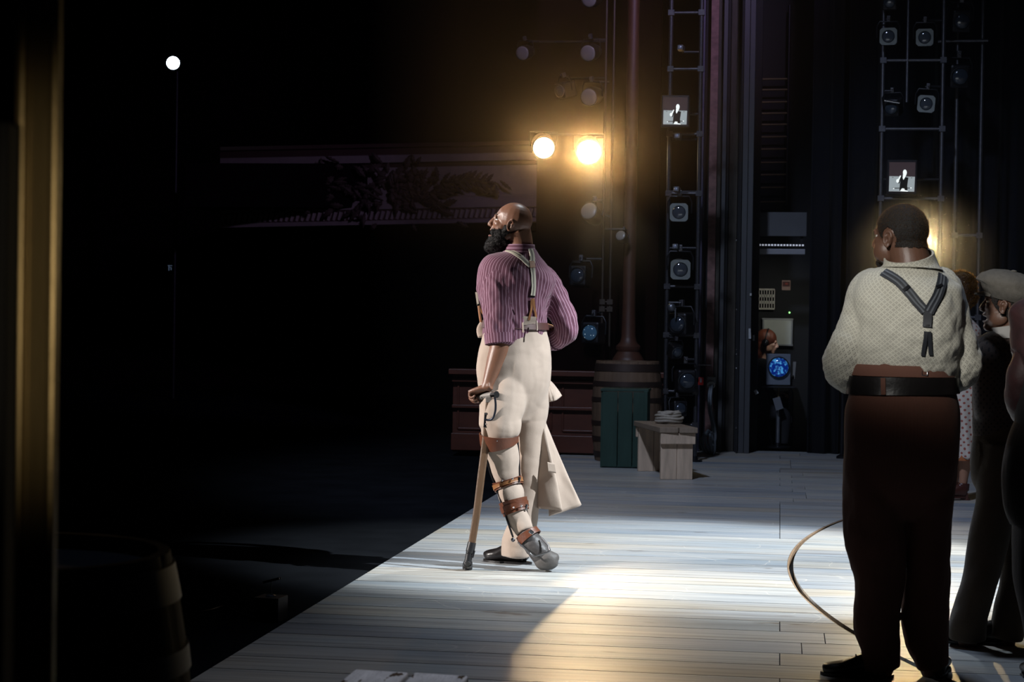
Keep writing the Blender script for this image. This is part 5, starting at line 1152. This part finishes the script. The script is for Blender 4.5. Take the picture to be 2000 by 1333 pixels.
rarm = limb([(Q(1846, 600, .05), .06, .06), (Q(1866, 712, .08), .055, .055), (Q(1835, 742, .25), .040, .038), (Q(1806, 736, .33), .032, .028)], 20)
lh = hand_shapes(Q(1712, 737, .31), V((.85, .3, -.15)), V((.1, -.6, -.7)), (30, 40, 25), 1.0, 1)
rh = hand_shapes(Q(1806, 735, .34), V((-.85, .25, -.1)), V((-.1, -.6, -.7)), (30, 40, 25), 1.0, -1)
g = G(); g.ell(Q(1712, 565, .02), (.07,)*3); g.ell(Q(1828, 562, .06), (.07,)*3); g.ell(Q(1722, 1300), (.045, .05, .06)); g.ell(Q(1820, 1300, .06), (.045, .05, .06))
shapes = hs+[loft_shape(neck), loft_shape(larm), loft_shape(rarm), shrunk(torso, .8), shrunk(waist, .82), shrunk(lleg, .76), shrunk(rleg, .76), (g.v, g.f)]+lh+rh
bo, (co, no, fa) = body(bigm, shapes, SKIN_D, [(HT, HA, HS, 0, HC)])
eyes(bigm, HT, HA, HS, EYEW, EYED)
def scalp(co, fa, T, A, s, Cn, lift=.0035, front=.052, low=-.035):
    """skull cap of short hair taken from the skin itself"""
    loc = ((co-np.array(Cn)) @ np.array(A))/s
    f, sd, u = loc[:, 0], loc[:, 1], loc[:, 2]
    keep = (u > low+np.maximum(0, f)*1.35) & (f < front+.02) & (u < .2) & (np.abs(sd) < .088) & (f > -.15)
    ear = (np.abs(sd) > .066) & (((f+.010)/.030)**2+((u+.004)/.040)**2 < 1); keep &= ~ear
    return keep
def hairshell(parent, co, no, fa, keep, m, lift, strands=0, length=.006, width=.0006, rnd=.5, name='hair'):
    fs = [q for q in fa if all(keep[i] for i in q)]; ids = sorted({i for q in fs for i in q}); mp = {j: i for i, j in enumerate(ids)}; n = len(ids)
    up = [V(co[i])+V(no[i])*lift for i in ids]; dn = [V(co[i])-V(no[i])*.002 for i in ids]
    F_ = [tuple(mp[i] for i in q) for q in fs]; edge = {}
    for q in F_:
        for i in range(len(q)):
            e = (q[i], q[(i+1) % len(q)]); edge[e] = 1
    rim = [(b, a, a+n, b+n) for (a, b) in edge if (b, a) not in edge]
    o = make(name, up+dn, F_+[tuple(i+n for i in q[::-1]) for q in F_]+rim, m, parent, 'all')
    if strands:
        c2 = np.array([tuple(p) for p in up]); n2 = np.array([tuple(no[i]) for i in ids]); fuzz(c2, n2, strands, length, width, rnd).build('hair_strand', STRAND, o, False)
    return o
keep = scalp(co, fa, HT, HA, HS, HC)
hairshell(bigm, co, no, fa, keep, HAIR, .0035, 14000, .008, .0006, .5)
def lowbeard(co, A, s, Cn):
    loc = ((co-np.array(Cn)) @ np.array(A))/s; return (loc[:, 0] > .045) & (loc[:, 2] < -.078) & (loc[:, 2] > -.125)
lb = lowbeard(co, HA, HS, HC); hairshell(bigm, co, no, fa, lb, HAIR, .002, 1500, .005, .0005, .5, 'beard')
# shoes
hp = F(1742, 1324); tp = F(1606, 1318); shoe('shoe', hp, tp-hp, (tp-hp).length, BLEATHER, bigm, .10, W=.052)
hp = P(1828, 1322, D+.02); hp.z = 0; shoe('shoe', hp, V((.10, .9, 0)), .27, BLEATHER, bigm, .10, W=.052)
# ---------------------------------------------------------------- the youth in the flat cap
D = 7.55; S = D/FPX
boy = thing('person', 'youth in a grey newsboy cap, dark dotted coat and wide brown tweed trousers, mouth open', 'person', (Q(1935, 1250).x, D, 0))
sh = V((.75, .66, 0))
coatm = pattern_mat('dark_dotted_jacquard', (.060, .042, .036), (.018, .014, .014), 'dots', .75, 42, .25)
torso = Loft([(Q(1968, 850), .150, .118), (Q(1966, 800), .150, .118), (Q(1964, 750), .155, .12), (Q(1962, 710), .160, .118), (Q(1962, 685), .158, .105), (Q(1966, 668), .120, .085), (Q(1969, 655), .075, .070), (Q(1970, 648), .058, .058)], sh, 36, 5)
lsl = Loft([(Q(1945, 684, -.06), .060, .060), (Q(1932, 700, -.09), .066, .068), (Q(1930, 735, -.10), .062, .064), (Q(1929, 775, -.10), .056, .058), (Q(1928, 800, -.08), .052, .054), (Q(1926, 820, -.03), .044, .046), (Q(1924, 835, .03), .036, .038)], (1, 0, 0), 26, 5)
rsl = Loft([(Q(1988, 684, .12), .060, .060), (Q(1998, 705, .14), .062, .064), (Q(2002, 760, .15), .056, .058), (Q(1998, 810, .18), .05, .05), (Q(1985, 830, .22), .04, .04)], (1, 0, 0), 26, 5)
shirt, sbv = garment('coat', [torso, lsl, rsl], coatm, boy, .0065, 4, folds(.009, 4, 6, 2), fac=.6)
band('cuff', lsl, 5.2, 6.0, mat('grey_cuff_cloth', (.16, .15, .16), .8), shirt, .003, .006, 3)
col = Loft([(Q(1972, 662, -.01), .088, .080), (Q(1972, 650, -.01), .068, .066), (Q(1970, 636, -.01), .060, .060)], sh, 32, 4)
band('collar', col, .2, 2.0, mat('pale_grey_collar', (.34, .33, .32), .85), shirt, 0.0, .006, 5)
hips = Loft([(Q(1970, 815), .135, .112), (Q(1970, 845), .148, .125), (Q(1968, 890), .158, .13), (Q(1966, 940), .150, .125), (Q(1965, 965), .12, .10)], sh, 32, 5)
lleg = Loft([(Q(1955, 870, -.05), .095, .110), (Q(1948, 930, -.06), .085, .10), (Q(1940, 990, -.07), .076, .09), (Q(1931, 1050, -.07), .078, .085), (Q(1922, 1100, -.07), .072, .085), (Q(1911, 1145, -.07), .066, .085), (Q(1898, 1185, -.06), .070, .085), (Q(1890, 1215, -.06), .074, .085), (Q(1889, 1250, -.06), .074, .084)], (1, 0, 0), 28, 5)
rleg = Loft([(Q(1990, 870, .08), .090, .105), (Q(1995, 960, .09), .078, .09), (Q(1990, 1060, .08), .074, .08), (Q(1985, 1140, .04), .072, .08), (Q(1972, 1200, .02), .072, .08), (Q(1962, 1246, .02), .070, .08)], (1, 0, 0), 28, 5)
tweed = pattern_mat('brown_tweed', (.088, .068, .048), (.050, .037, .028), 'dots', .95, 210, .3, .25, .5)
trou, tbv = garment('trousers', [hips, lleg, rleg], tweed, boy, .0068, 4, folds(.011, 4, 3.4, 5), fac=.6)
HC = Q(1967, 598, -.02); HS = .90
hs, HT, HA = head_shapes(HC, (-.90, .44, 0), .10, HS, .012, .98)
neck = limb([(Q(1970, 670), .065, .06), (Q(1970, 650), .050, .050), (Q(1968, 632), .048, .05), (Q(1967, 612), .05, .05)], 20, sh)
arm1 = limb([(Q(1932, 700, -.09), .045, .045), (Q(1929, 780, -.10), .038, .038), (Q(1924, 835, .03), .026, .026)], 16)
arm2 = limb([(Q(1998, 705, .14), .045, .045), (Q(2000, 790, .16), .038, .038), (Q(1980, 834, .24), .026, .026)], 16)
lh = hand_shapes(Q(1924, 835, .03), V((.1, .9, -.3)), V((.3, 0, -1)), (35, 40, 30), .85, -1); rh = hand_shapes(Q(1980, 834, .24), V((-.2, .9, -.2)), V((-.3, 0, -1)), (35, 40, 30), .85, 1)
g = G(); g.ell(Q(1940, 690, -.08), (.05,)*3); g.ell(Q(1990, 690, .12), (.05,)*3); g.ell(Q(1890, 1250, -.06), (.04, .04, .05)); g.ell(Q(1964, 1250, .02), (.04, .04, .05))
bo, (co, no, fa) = body(boy, hs+[loft_shape(neck), loft_shape(arm1), loft_shape(arm2), shrunk(torso, .8), shrunk(hips, .8), shrunk(lleg, .72), shrunk(rleg, .72), (g.v, g.f)]+lh+rh, SKIN_D, [(HT, HA, HS, .012, HC)])
eyes(boy, HT, HA, HS, EYEW, EYED)
keep = scalp(co, fa, HT, HA, HS, HC, front=.03, low=-.05); hairshell(boy, co, no, fa, keep, HAIR, .006, 2500, .007, .0006, .5)
def flat_cap(parent, T, A, s, m, puff=1.0, tilt=0):
    g = G(); n = 64; rows = 14; vs = []; fs = []
    for i in range(rows+1):
        ph = math.pi*.5*i/rows if i <= 9 else None
        for k in range(n):
            th = 2*math.pi*k/n; lobe = 1-.035*abs(math.cos(th*4))**6
            if i <= 9: r = .138*puff*math.sin(math.pi*.5*i/9)**.8; h = .066*math.cos(math.pi*.5*i/9)
            else: q = (i-9)/(rows-9); r = .135*puff*(1-q)+.095*q; r += .012*math.sin(math.pi*q); h = -.062*q
            vs.append(T((-.012+r*lobe*math.cos(th)*1.02-.25*max(0, h)+.02*(h > 0), r*lobe*math.sin(th)*.95, .088+h+.28*(r*math.cos(th))*.5+.004*noise.noise(V((th*2, i*.7, 3))))))
    for i in range(rows):
        for k in range(n): k2 = (k+1) % n; fs.append((i*n+k, i*n+k2, (i+1)*n+k2, (i+1)*n+k))
    g.add(vs, fs); cap = g.build('cap', m, parent, True, angle=70)
    g = G(); g.ell(T((-.012, 0, .155)), (.014*s, .014*s, .006*s), A, 16, 8); g.build('button', m, cap)
    g = G(); n = 24; vs = []
    for hh in (0, -.006):
        for (ra, dr) in ((.085, 0), (.135, 0)):
            for k in range(n+1):
                th = math.radians(-62+124*k/n); r = ra if ra < .1 else .088+.058*math.cos(th*1.25)
                vs.append(T((r*math.cos(th)+.005, r*math.sin(th)*.95, .052+hh+(-.012 if ra > .1 else .008)+.02*(r-.08))))
    m_ = n+1; fs = []
    for k in range(n): fs += [(k, k+1, m_+k+1, m_+k), (2*m_+k, 3*m_+k, 3*m_+k+1, 2*m_+k+1), (m_+k, m_+k+1, 3*m_+k+1, 3*m_+k), (k, 2*m_+k, 2*m_+k+1, k+1)]
    fs += [(0, m_, 3*m_, 2*m_), (n, 2*m_+n, 3*m_+n, m_+n)]
    g.add(vs, fs); g.build('brim', m, cap); return cap
capm = mat('grey_herringbone_cap', (.125, .115, .10), .85, 0, .25, 60, .4, 200, .2)
flat_cap(boy, HT, HA, HS, capm, 1.0)
hp = Q(1900, 1258, -.04); hp.z = 0; shoe('shoe', hp, V((-.75, .6, 0)), .22, BLEATHER, boy, .07, W=.045)
hp = Q(1972, 1262, .0); hp.z = 0; shoe('shoe', hp, V((-.95, .25, 0)), .23, BLEATHER, boy, .07, W=.045)
# ---------------------------------------------------------------- man cut by the right edge
D = 6.75; S = D/FPX
edg = thing('person', 'man in a hat and dark red paisley sleeve cut off by the right edge', 'person', (Q(2044, 1300).x, D, 0))
pais = mat('dark_red_paisley', (.028, .008, .009), .6, 0, .75, 26, .3, 60, sheen=.1); nt, bs = nodes_of(pais)
sh = V((1, .1, 0))
torso = Loft([(Q(2082, 830), .165, .13), (Q(2082, 770), .17, .135), (Q(2082, 700), .19, .14), (Q(2082, 640), .200, .14), (Q(2082, 600), .195, .125), (Q(2082, 575), .13, .10), (Q(2082, 555), .075, .075)], sh, 36, 4)
lsl = Loft([(Q(2070, 606), .060, .060), (Q(2048, 634, -.01), .066, .068), (Q(2018, 680, -.02), .068, .07), (Q(2000, 730, -.02), .066, .066), (Q(1995, 770, .0), .062, .062), (Q(1996, 800, .06), .05, .05), (Q(2008, 815, .16), .04, .04)], (1, 0, 0), 28, 5)
rsl = Loft([(Q(2122, 606), .068, .068), (Q(2132, 632), .072, .074), (Q(2140, 730), .066, .066), (Q(2138, 790, .06), .05, .05), (Q(2126, 815, .18), .04, .04)], (1, 0, 0), 28, 5)
garment('shirt', [torso, lsl, rsl], pais, edg, .008, 4, folds(.010, 4, 8, 12), fac=.6)
vt = Loft([(Q(2083, 850), .178, .145), (Q(2083, 770), .182, .148), (Q(2085, 700), .185, .152), (Q(2088, 640), .150, .150), (Q(2088, 605), .11, .13)], sh, 36, 4)
garment('waistcoat', [vt], mat('near_black_wool', (.014, .012, .013), .9), edg, .009, 3, folds(.004, 4, 4, 1), pat=True)
hips = Loft([(Q(2080, 815), .165, .135), (Q(2076, 850), .175, .145), (Q(2058, 920), .180, .150), (Q(2056, 990), .170, .14), (Q(2056, 1030), .14, .11)], sh, 32, 4)
lleg = Loft([(Q(2026, 940), .098, .115), (Q(2028, 1040), .094, .10), (Q(2030, 1130), .088, .09), (Q(2040, 1220), .078, .085), (Q(2044, 1300), .072, .082)], (1, 0, 0), 28, 5)
rleg = Loft([(Q(2099, 940), .098, .115), (Q(2102, 1060), .088, .10), (Q(2102, 1180), .078, .085), (Q(2102, 1300), .072, .082)], (1, 0, 0), 28, 5)
dkt = pattern_mat('black_windowpane_wool', (.022, .018, .017), (.032, .024, .022), 'stripe', .9, 60, .2, .05)
garment('trousers', [hips, lleg, rleg], dkt, edg, .008, 4, folds(.010, 4, 3, 3), fac=.6)
HC = Q(2096, 470, 0); HS = .97; hs, HT, HA = head_shapes(HC, (-.35, .94, 0), 0, HS, 0, 1)
neck = limb([(Q(2082, 590), .08, .08), (Q(2082, 545), .060, .062), (Q(2080, 490), .058, .062)], 20)
la = limb([(Q(2026, 645), .05, .05), (Q(1998, 750), .045, .045), (Q(2010, 818, .20), .030, .028)], 16); ra = limb([(Q(2134, 640), .05, .05), (Q(2138, 770), .045, .045), (Q(2124, 818, .22), .030, .028)], 16)
g = G(); g.ell(Q(2060, 622), (.055,)*3); g.ell(Q(2118, 612), (.06,)*3); g.ell(Q(2044, 1300), (.045, .05, .06)); g.ell(Q(2102, 1300), (.045, .05, .06))
lh = hand_shapes(Q(2010, 818, .21), V((.3, .9, 0)), V((0, 0, -1)), (35, 40, 30), .97, -1); rh = hand_shapes(Q(2124, 818, .23), V((-.3, .9, 0)), V((0, 0, -1)), (35, 40, 30), .97, 1)
bo, (co, no, fa) = body(edg, hs+[loft_shape(neck), loft_shape(la), loft_shape(ra), shrunk(torso, .8), shrunk(hips, .8), shrunk(lleg, .75), shrunk(rleg, .75), (g.v, g.f)]+lh+rh, SKIN_D, [(HT, HA, HS, 0, HC)], .0055)
eyes(edg, HT, HA, HS, EYEW, EYED)
keep = scalp(co, fa, HT, HA, HS, HC); hairshell(edg, co, no, fa, keep, HAIR, .006)
felt = mat('olive_grey_felt', (.22, .22, .17), .9, 0, .12, 30, .2, 200); R = Matrix.Rotation(math.radians(-34), 3, 'Y') @ Matrix.Rotation(math.radians(14), 3, 'X')
hc = Q(2096, 430, .0); hat = G(); hat.lathe(hc, [(.10, -.004), (.155, -.012), (.158, -.006), (.10, .004), (.098, .05), (.088, .10), (.05, .115), (.01, .108)], 48, 'Z', Matrix.Rotation(math.radians(-20), 3, 'X') @ Matrix.Rotation(.12, 3, 'Y'), cap=True); ho = hat.build('hat', felt, edg)
g = G(); g.lathe(hc, [(.101, .006), (.103, .008), (.101, .036), (.099, .036)], 48, 'Z', Matrix.Rotation(math.radians(-20), 3, 'X') @ Matrix.Rotation(.12, 3, 'Y'), cap=False); g.build('hat_band', IRON, ho)
hp = Q(2046, 1310, -.04); hp.z = 0; shoe('shoe', hp, V((-.1, .9, 0)), .27, BLEATHER, edg); hp = Q(2104, 1310, -.04); hp.z = 0; shoe('shoe', hp, V((.15, .9, 0)), .27, BLEATHER, edg)
# ---------------------------------------------------------------- the woman upstage in the dotted dress
D = 13.75; S = D/FPX
wom = thing('person', 'woman in a cream red-dotted dress mostly hidden behind the man in the white shirt', 'person', (Q(1878, 970).x, D, 0))
sh = V((.95, .3, 0)); dots = pattern_mat('cream_dress_red_dots', (.62, .54, .46), (.36, .10, .07), 'dots', .85, 20, .06)
dress = Loft([(Q(1892, 893), .152, .15), (Q(1890, 870), .148, .145), (Q(1886, 830), .145, .14), (Q(1882, 780), .158, .145), (Q(1878, 740), .140, .12), (Q(1876, 705), .118, .10), (Q(1876, 670), .145, .11), (Q(1876, 645), .155, .10), (Q(1876, 628), .10, .08), (Q(1876, 618), .06, .06)], sh, 40, 5)
def dr(co, uv): fl_ = max(0, min(1, (.85-co.z)/.4)); return .012*fl_*math.sin(uv.x*2*math.pi*11)+.004*fbm(uv.x*6, uv.y*3, 1, 2)
garment('dress', [dress], dots, wom, .008, 2, dr)
slip = Loft([(Q(1892, 898), .142, .14), (Q(1892, 888), .140, .138), (Q(1892, 880), .12, .12)], sh, 40, 3); make('orange_slip', *closed_from_grid(slip.grid(), 40), mat('orange_slip', (.42, .13, .04), .8), wom)
HC = Q(1868, 573, 0); HS = .95; hs, HT, HA = head_shapes(HC, (-.5, .85, 0), 0, HS, 0, .95)
neck = limb([(Q(1876, 635), .06, .055), (Q(1874, 610), .045, .045), (Q(1870, 585), .045, .048)], 20)
a1 = limb([(Q(1848, 650), .045, .045), (Q(1846, 700), .038, .038), (Q(1856, 750, .02), .028, .028), (Q(1863, 757, .02), .024, .022)], 16); a2 = limb([(Q(1904, 650, .04), .045, .045), (Q(1904, 700, .06), .034, .034), (Q(1890, 720, .16), .024, .022)], 16)
l1 = limb([(Q(1885, 880, -.03), .06, .06), (Q(1886, 905, -.03), .047, .050), (Q(1883, 925, -.03), .036, .038), (Q(1881, 948, -.03), .030, .034), (Q(1881, 962, -.03), .034, .036)], 18); l2 = limb([(Q(1866, 880, .08), .06, .06), (Q(1865, 905, .08), .047, .05), (Q(1864, 940, .08), .030, .034), (Q(1863, 955, .08), .034, .036)], 18)
h1 = hand_shapes(Q(1864, 757, .02), V((.35, .1, -1)), V((-1, .2, 0)), (15, 20, 12), .9, 1); h2 = hand_shapes(Q(1890, 720, .17), V((-.9, .3, 0)), V((0, -1, 0)), (30, 30, 20), .9, 1)
bo, (co, no, fa) = body(wom, hs+[loft_shape(x) for x in (neck, a1, a2, l1, l2)]+[shrunk(dress, .82)]+h1+h2, mat('warm_brown_skin', (.40, .20, .12), .5, 0, .1, 14), [(HT, HA, HS, 0, HC)], .006)
eyes(wom, HT, HA, HS, EYEW, EYED)
hb = []
for (c_, r_) in (((-.035, 0, .045), (.125, .125, .115)), ((-.05, .05, -.02), (.09, .08, .08)), ((-.05, -.05, -.02), (.09, .08, .08))):
    g = G(); g.ell(HT(c_), r_, HA, 24, 16); hb.append((g.v, g.f))
co, no, fa = skin_mesh(hb, .010, 3)
for i in range(len(co)): co[i] += no[i]*.014*fbm(*(co[i]*28), 3)
curl = mat('dark_auburn_curls', (.055, .026, .012), .55, bump=.8, bscale=120, spec=.5); ho = make('hair', [tuple(p) for p in co], fa, curl, wom, 'all'); fuzz(co, no, 12000, .034, .0016, .8).build('curl', backlit('golden_lit_curls', (.62, .34, .10)), ho, False)  # outer curls coloured gold to stand for the backlight rim
for (px, py, dd) in ((1889, 974, -.05), (1870, 966, .06)):
    hp = Q(px, py, dd); hp.z = 0.018; g_ = shoe('heeled_shoe', hp, V((-.92, -.25, 0)), .215, mat('oxblood_leather', (.075, .025, .018), .3, spec=.6), wom, .075, W=.042)
    g = G(); g.tube([hp+V((.0, .0, .0)), hp+V((0, 0, -.017)), ], .024, 16); g.box(hp+V((-.02, 0, .01)), (.05, .045, .05)); g.build('heel', MATS['oxblood_leather'], g_)
# ---------------------------------------------------------------- the technician in the booth
D = 19.05; S = D/FPX
tec = thing('person', 'woman with auburn hair and black headset working in profile in the dark booth', 'person', (Q(1492, 800).x, D, 0))
sh = V((.3, .95, 0)); bk = mat('black_jersey', (.012, .012, .015), .9)
torso = Loft([(Q(1486, 800), .17, .13), (Q(1486, 770), .16, .125), (Q(1487, 740), .18, .12), (Q(1488, 722), .19, .105), (Q(1489, 708), .12, .08), (Q(1491, 700), .06, .055)], sh, 32, 4)
arm = Loft([(Q(1488, 722, -.16), .06, .06), (Q(1485, 750, -.18), .05, .05), (Q(1490, 772, -.16), .045, .045), (Q(1512, 768, -.05), .036, .036)], sh, 20, 4)
arm2 = Loft([(Q(1488, 722, .16), .06, .06), (Q(1485, 750, .18), .05, .05), (Q(1492, 772, .16), .045, .045), (Q(1514, 768, .1), .036, .036)], sh, 20, 4)
leg = Loft([(Q(1484, 800, -.08), .09, .09), (Q(1494, 806, -.09), .085, .085), (Q(1525, 808, -.09), .07, .07), (Q(1533, 820, -.09), .06, .06), (Q(1530, 868, -.09), .05, .05)], sh, 20, 4)
leg2 = Loft([(Q(1484, 800, .08), .09, .09), (Q(1494, 806, .09), .085, .085), (Q(1525, 808, .09), .07, .07), (Q(1533, 820, .09), .06, .06), (Q(1530, 868, .09), .05, .05)], sh, 20, 4)
garment('black_clothes', [torso, arm, arm2, leg, leg2], bk, tec, .012, 3, None, pat=False)
HC = Q(1499, 670, -.03); HS = .96; hs, HT, HA = head_shapes(HC, (.93, -.10, 0), -.18, HS, 0, .93)
neck = limb([(Q(1491, 708), .05, .05), (Q(1493, 695), .045, .045), (Q(1497, 680, -.02), .045, .045)], 18)
h1 = hand_shapes(Q(1513, 768, -.05), V((1, .1, 0)), V((0, 0, -1)), (25, 30, 20), .9, 1); h2 = hand_shapes(Q(1515, 768, .1), V((1, 0, 0)), V((0, 0, -1)), (25, 30, 20), .9, -1)
bo, (co, no, fa) = body(tec, hs+[loft_shape(neck), shrunk(torso, .8), shrunk(arm, .75), shrunk(arm2, .75), shrunk(leg, .7), shrunk(leg2, .7)]+h1+h2, SKIN_L, [(HT, HA, HS, 0, HC)], .007)
eyes(tec, HT, HA, HS, EYEW, EYED)
hb = []
for (c_, r_) in (((-.022, 0, .045), (.108, .088, .098)), ((-.055, 0, -.03), (.062, .075, .09)), ((-.065, 0, -.11), (.045, .065, .10)), ((-.05, .01, -.19), (.035, .05, .07))):
    g = G(); g.ell(HT(c_), r_, HA, 22, 14); hb.append((g.v, g.f))
co, no, fa = skin_mesh(hb, .009, 3)
for i in range(len(co)): co[i] += no[i]*.004*fbm(co[i][0]*40, co[i][1]*40, co[i][2]*8, 3)
make('hair', [tuple(p) for p in co], fa, mat('auburn_hair', (.13, .035, .018), .5, var=.4, vscale=30), tec, 'all')
g = G(); pts = [HT((-.018, .098*math.cos(a), .030+.118*math.sin(a))) for a in [math.pi*i/16 for i in range(17)]]; g.tube(pts, .007, 8); hd = g.build('headset_band', IRON, tec)
for k in (-1, 1):
    g = G(); g.ell(HT((-.012, .098*k, -.002)), (.036, .018, .040), HA); e = g.build('ear_cup', IRON, hd)
    g = G(); g.ell(HT((-.012, .114*k, .012)), (.010, .004, .018), HA); g.build('cup_badge', CHROME, e)
t = thing('stool', 'black stool under the technician, hidden in the dark booth', 'stool', (Q(1485, 860).x, D, 0)); zs = Q(1485, 812).z
g = G(); g.lathe((t.location.x, D, 0), [(.16, zs-.045), (.17, zs-.02), (.16, zs)], 24); g.build('seat', IRON, t)
for k in range(4):
    a = math.pi/4+k*math.pi/2; g = G(); g.tube([V((t.location.x+.10*math.cos(a), D+.10*math.sin(a), zs-.04)), V((t.location.x+.17*math.cos(a), D+.17*math.sin(a), .0))], .012, 8); g.build('leg', IRON, t)
# ================================================================ DUST AND HAZE
g = G(); rg = random.Random(3); nearhead = P(1815, 465, 7.6)
for i in range(130):
    q = nearhead+V((abs(rg.gauss(0, .09))-.03, rg.uniform(-.5, .8), rg.gauss(0, .09))); r = rg.uniform(.0004, .0011); g.ell(q, (r, r, r), None, 6, 4)
dm = g.build('floating_dust', mat('dust_mote', (.8, .75, .6), .6), None); tag(dm, 'fine dust motes glittering in the warm light behind the man\'s neck', 'dust'); dm['kind'] = 'stuff'
def haze(name, label, c, size, dens):
    m = bpy.data.materials.new(name); m.use_nodes = True; nt = m.node_tree; nt.nodes.remove(nt.nodes['Principled BSDF'])
    ad = nt.nodes.new('ShaderNodeAddShader')
    for i, (dn, an) in enumerate(dens):
        s = nt.nodes.new('ShaderNodeVolumeScatter'); s.inputs['Density'].default_value = dn; s.inputs['Anisotropy'].default_value = an; s.inputs['Color'].default_value = (1, 1, 1, 1)
        nt.links.new(s.outputs[0], ad.inputs[i])
    nt.links.new(ad.outputs[0], nt.nodes['Material Output'].inputs['Volume'])
    gg = G(); gg.box(c, size); o = gg.build('stage_haze', m, None, False); tag(o, label, 'haze'); o['kind'] = 'stuff'; return o
haze('theatrical_haze', 'thin theatrical haze hanging over the stage in the light beams', (1.2, 15.08, 2.9), (8.4, 3.9, 5.4), ((.0018, 0.0), (.0110, .95)))
